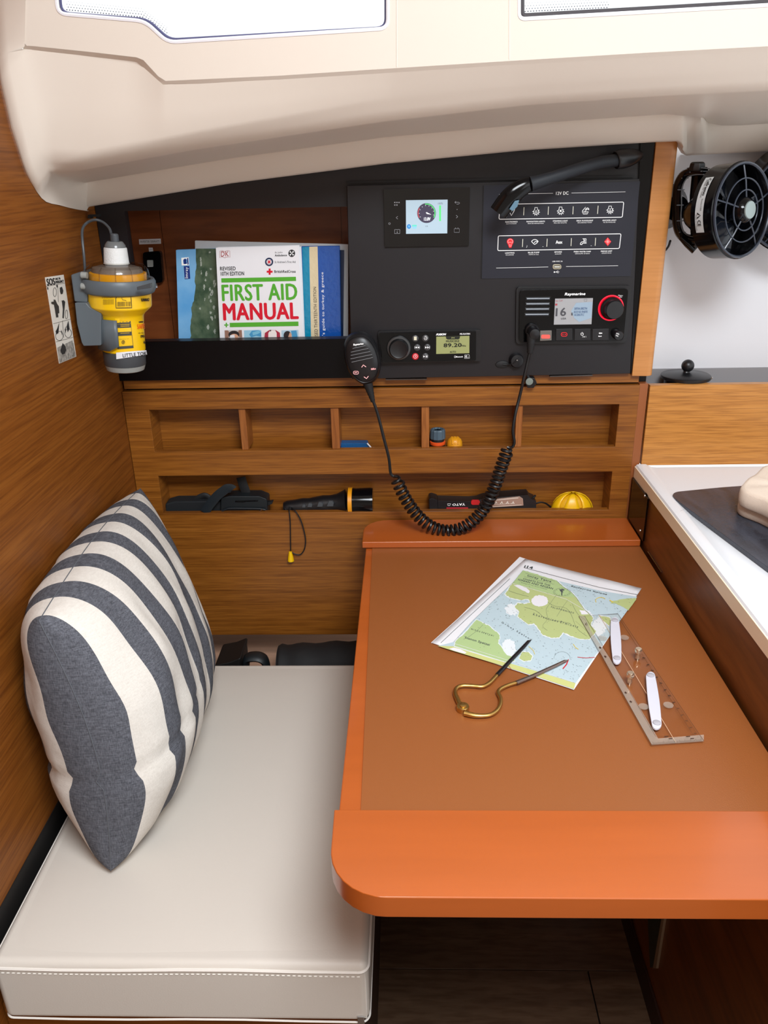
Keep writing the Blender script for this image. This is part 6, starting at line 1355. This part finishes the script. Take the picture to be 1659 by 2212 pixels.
# ================================================================== GALLEY: FANS AND COFFEE PRESS
def fan(name, label, c, ax, R, dep, base, full=True):
    ax = Vector(ax).normalized(); c = Vector(c)
    f = thing(name, label, 'fan', base, 'cabin fans')
    w1 = Vector((0, 0, 1)); u = w1.cross(ax).normalized(); v = ax.cross(u)
    MB().lathe([(R * .98, -dep), (R * 1.0, -dep * .97), (R, -.008), (R * 1.02, 0), (R * .97, .002), (R * .93, -.002), (R * .9, -dep * .9)], c, ax, 56).build('housing', blk_g, f, ang=30)
    MB().lathe([(R * .9, 0), (R * .88, .001)], c - ax * dep * .93, ax, 40).build('back_plate', blk_m, f)
    for k_ in range(3):
        a0 = k_ * 2 * math.pi / 3; rows = []
        for i in range(7):
            r = R * (.2 + .66 * i / 6); rows.append([c - ax * dep * .5 + (u * math.cos(a0 + t * (.62 - .1 * i / 6)) + v * math.sin(a0 + t * (.62 - .1 * i / 6))) * r + ax * (.011 * t) for t in (-1, -.4, .2, .8)])
        b_ = MB(); b_.openm = True; b_.grid(rows); b_.build('blade', mat('blade_black', (18, 22, 30), .15), f, solid=.0015)
    for rr_ in (.42, .66, .97):
        MB().tube([c + ax * (.003 + .008 * (1 - rr_)) + (u * math.cos(a) + v * math.sin(a)) * R * rr_ for a in [2 * math.pi * i / 48 for i in range(48)]], .0011 if rr_ < .9 else .002, 6, closed=True).build('guard_ring', mat('guard_black', (44, 50, 62), .25), f)
    for k_ in range(5):
        a = 2 * math.pi * k_ / 5 + .35; d = u * math.cos(a) + v * math.sin(a)
        MB().tube([c + ax * .008 + d * R * .24, c + ax * .006 + d * R * .6, c + ax * .001 + d * R * .98], .0012, 6).build('guard_spoke', mat('guard_black', (44, 50, 62), .25), f)
    MB().lathe([(R * .3, .0), (R * .27, .010), (R * .2, .014)], c, ax, 30).build('hub', blk_g, f)
    MB().lathe([(R * .19, .0135), (R * .18, .0155), (R * .1, .0162)], c, ax, 28).build('badge', mat('badge_grey', (150, 162, 160), .3, metal=.4), f)
    return f, u, v
FY = -.045
fc = W(1600, 455, FY - .035); Rf = .0635
axf = Vector((.42, -.62, .07)).normalized()
fb = W(1466, 455, YG - .003)
ffan, fu, fv = fan('cabin_fan', 'round black cabin fan on a yoke, beside the teak post', fc, axf, Rf, .035, fb)
MB().tube([W(1508, 376, -.012), W(1506, 420, -.008), W(1505, 470, -.008), W(1506, 516, -.014)], [.009, .0105, .0105, .009], 14).build('spine', blk_g, ffan)
back = fc - axf * .035
ybase = fc - axf * .062
# yoke: ribbed C bracket from the top pivot round the back to the bottom pivot
pyt = W(1512, 370, -.02); pyb = W(1512, 518, -.02); 
yk_pts = cr_([W(1524, 371, -.03), W(1500, 370, -.02), W(1480, 376, -.01), W(1467, 396, .0), W(1463, 425, .004), W(1462, 460, .006), W(1464, 490, .002), W(1472, 508, -.006), W(1488, 516, -.014), W(1518, 519, -.03)], 6)
MB().tube(yk_pts, .0065, 10, flatn=(0, 1, 0), fr=1.7).build('yoke', blk_g, ffan)
g = MB()
for i in range(3, len(yk_pts) - 3, 6): p = yk_pts[i]; g.tube([p + Vector((-.004, -.012, 0)), p + Vector((.006, -.012, 0))], .0007, 5)
for off in (-.0045, .0045):
    cen = sum(yk_pts, Vector()) / len(yk_pts); g.tube([p + (p - cen).normalized() * off + Vector((0, -.0112, 0)) for p in yk_pts], .0008, 5)
g.build('yoke_ribs', mat('rib_grey', (92, 96, 100), .3), ffan)
MB().lathe([(.011, 0), (.0115, .004), (.0105, .010), (.008, .012)], W(1505, 369, -.025), (0, 0, 1), 8).build('pivot_knob', blk_s, ffan, bevel=.001)
MB().tube([W(1470, 512, -.02), W(1486, 524, -.02), W(1497, 536, -.02), W(1508, 526, -.02)], [.004, .007, .008, .004], 10).build('clamp', blk_g, ffan)
MB().lathe([(.0035, 0), (.003, .003)], W(1503, 530, -.028), (0, -1, 0), 12).build('clamp_screw', steel, ffan)
MB().lathe([(.034, 0), (.034, .006), (.025, .022), (.018, .06)], Vector((W(1463, 450, .02).x, YG - .002, W(1463, 450, .02).z)), (0, -1, 0), 30).build('wall_base', blk_g, ffan)
MB().tube(cr_([W(1448, 520, .06), W(1444, 532, .07), W(1438, 540, .08)], 4), .0018, 6).build('cable', blk_m, ffan)
# motor barrel behind the housing
MB().lathe([(.018, 0), (.026, .012), (.032, .045), (.05, .052)], ybase - axf * .02, axf, 30).build('motor_cover', blk_g, ffan)
# rating label wrapped on the side of the housing
lb = MB(); lb.openm = True; rows = []
ang_v = []
def onh(th, h, off=.0008): r = Rf * 1.0 + off; return fc + axf * h + (fu * math.cos(th) + fv * math.sin(th)) * r
# find the angle that faces the camera most
best = min(range(360), key=lambda d: (onh(math.radians(d), -.03) - CP).length); th0 = math.radians(best)
sgn = 1 if onh(th0 + .2, -.03).z > onh(th0, -.03).z else -1
def LB(x, y, off=.0008): return onh(th0 + sgn * (.80 - 1.2 * y), -.026 + .013 * x, off)
for i in range(15): rows.append([LB(0, i / 14), LB(1, i / 14)])
lb.grid(rows); lb.build('rating_label', mat('label_silver', (190, 192, 192), .4), ffan)
g = MB(); f_ = lambda x, y: LB(x, y, .0014)
text(g, 'Caframo', f_, [(.55, .04), (.55, .34), (.12, .34), (.12, .04)][0:4] if 0 else [(.9, .04), (.9, .36), (.55, .36), (.55, .04)], bold=.004); text(g, 'MODEL 757 12VDC', f_, [(.5, .06), (.5, .4), (.32, .4), (.32, .06)]); text(g, 'Sirocco 0.35A', f_, [(.8, .42), (.8, .62), (.62, .62), (.62, .42)]); text(g, 'CE', f_, [(.75, .78), (.75, .88), (.35, .88), (.35, .78)], bold=.003)
stroke(g, f_, [(.75, .70), (.3, .66), (.3, .74)], .03, closed=True); text(g, 'Made in Canada', f_, [(.25, .68), (.25, .96), (.12, .96), (.12, .68)]); g.build('lettering', ink, ffan)
# second fan further along the galley wall
fc2 = W(1730, 432, .0); f2_, _, _ = fan('cabin_fan', 'second black fan, cut by the right edge of the photo behind the first', fc2, (-.10, -1, -.1), .076, .055, Vector((fc2.x, YG - .003, fc2.z)))
MB().lathe([(.034, 0), (.034, .006), (.02, .02), (.018, .05)], Vector((fc2.x, YG - .002, fc2.z)), (0, -1, 0), 30).build('wall_base', blk_g, f2_)
# coffee press lid and shoulder standing in the trough
cpv = W(1482, 809, .045); zl = cpv.z; zf = -.352
cf = thing('coffee_press', 'black coffee press with ball knob lid standing in the galley shelf trough', 'coffee press', (cpv.x, .045, zf))
mk = mpp(1482, 809, .045)
MB().lathe([(.034, 0), (.034, zl - zf - .010), (.033, zl - zf - .008)], (cpv.x, .045, zf), (0, 0, 1), 36).build('beaker', mat('press_dark', (22, 22, 24), .2), cf)
MB().lathe([(.036, zl - zf - .008), (.0395, zl - zf - .006), (.040, zl - zf - .001), (.038, zl - zf + .0005), (.012, zl - zf + .003), (.006, zl - zf + .004), (.005, zl - zf + .006)], (cpv.x, .045, zf), (0, 0, 1), 40).build('lid', blk_s, cf)
rb = 13.5 * mk; MB().lathe([(rb * math.cos(a), rb * math.sin(a)) for a in [math.radians(-75 + 165 * i / 12) for i in range(13)]], (cpv.x + .001, .045, W(1485, 790, .045).z), (0, 0, 1), 26).build('knob', blk_s, cf)
MB().prism([Vector((cpv.x + .030, .04, zl - .012)), Vector((cpv.x + .030, .04, zl - .004)), Vector((cpv.x + .042, .04, zl - .003)), Vector((cpv.x + .044, .04, zl - .006)), Vector((cpv.x + .038, .04, zl - .012))], (0, .012, 0)).build('spout', mat('spout_steel', (196, 194, 192), .2, metal=.8), cf, bevel=.001)

# lift everything so that the cabin floor is z = 0
for o in scn.objects:
    if o.parent is None and o is not cam: o.location.z += ZO
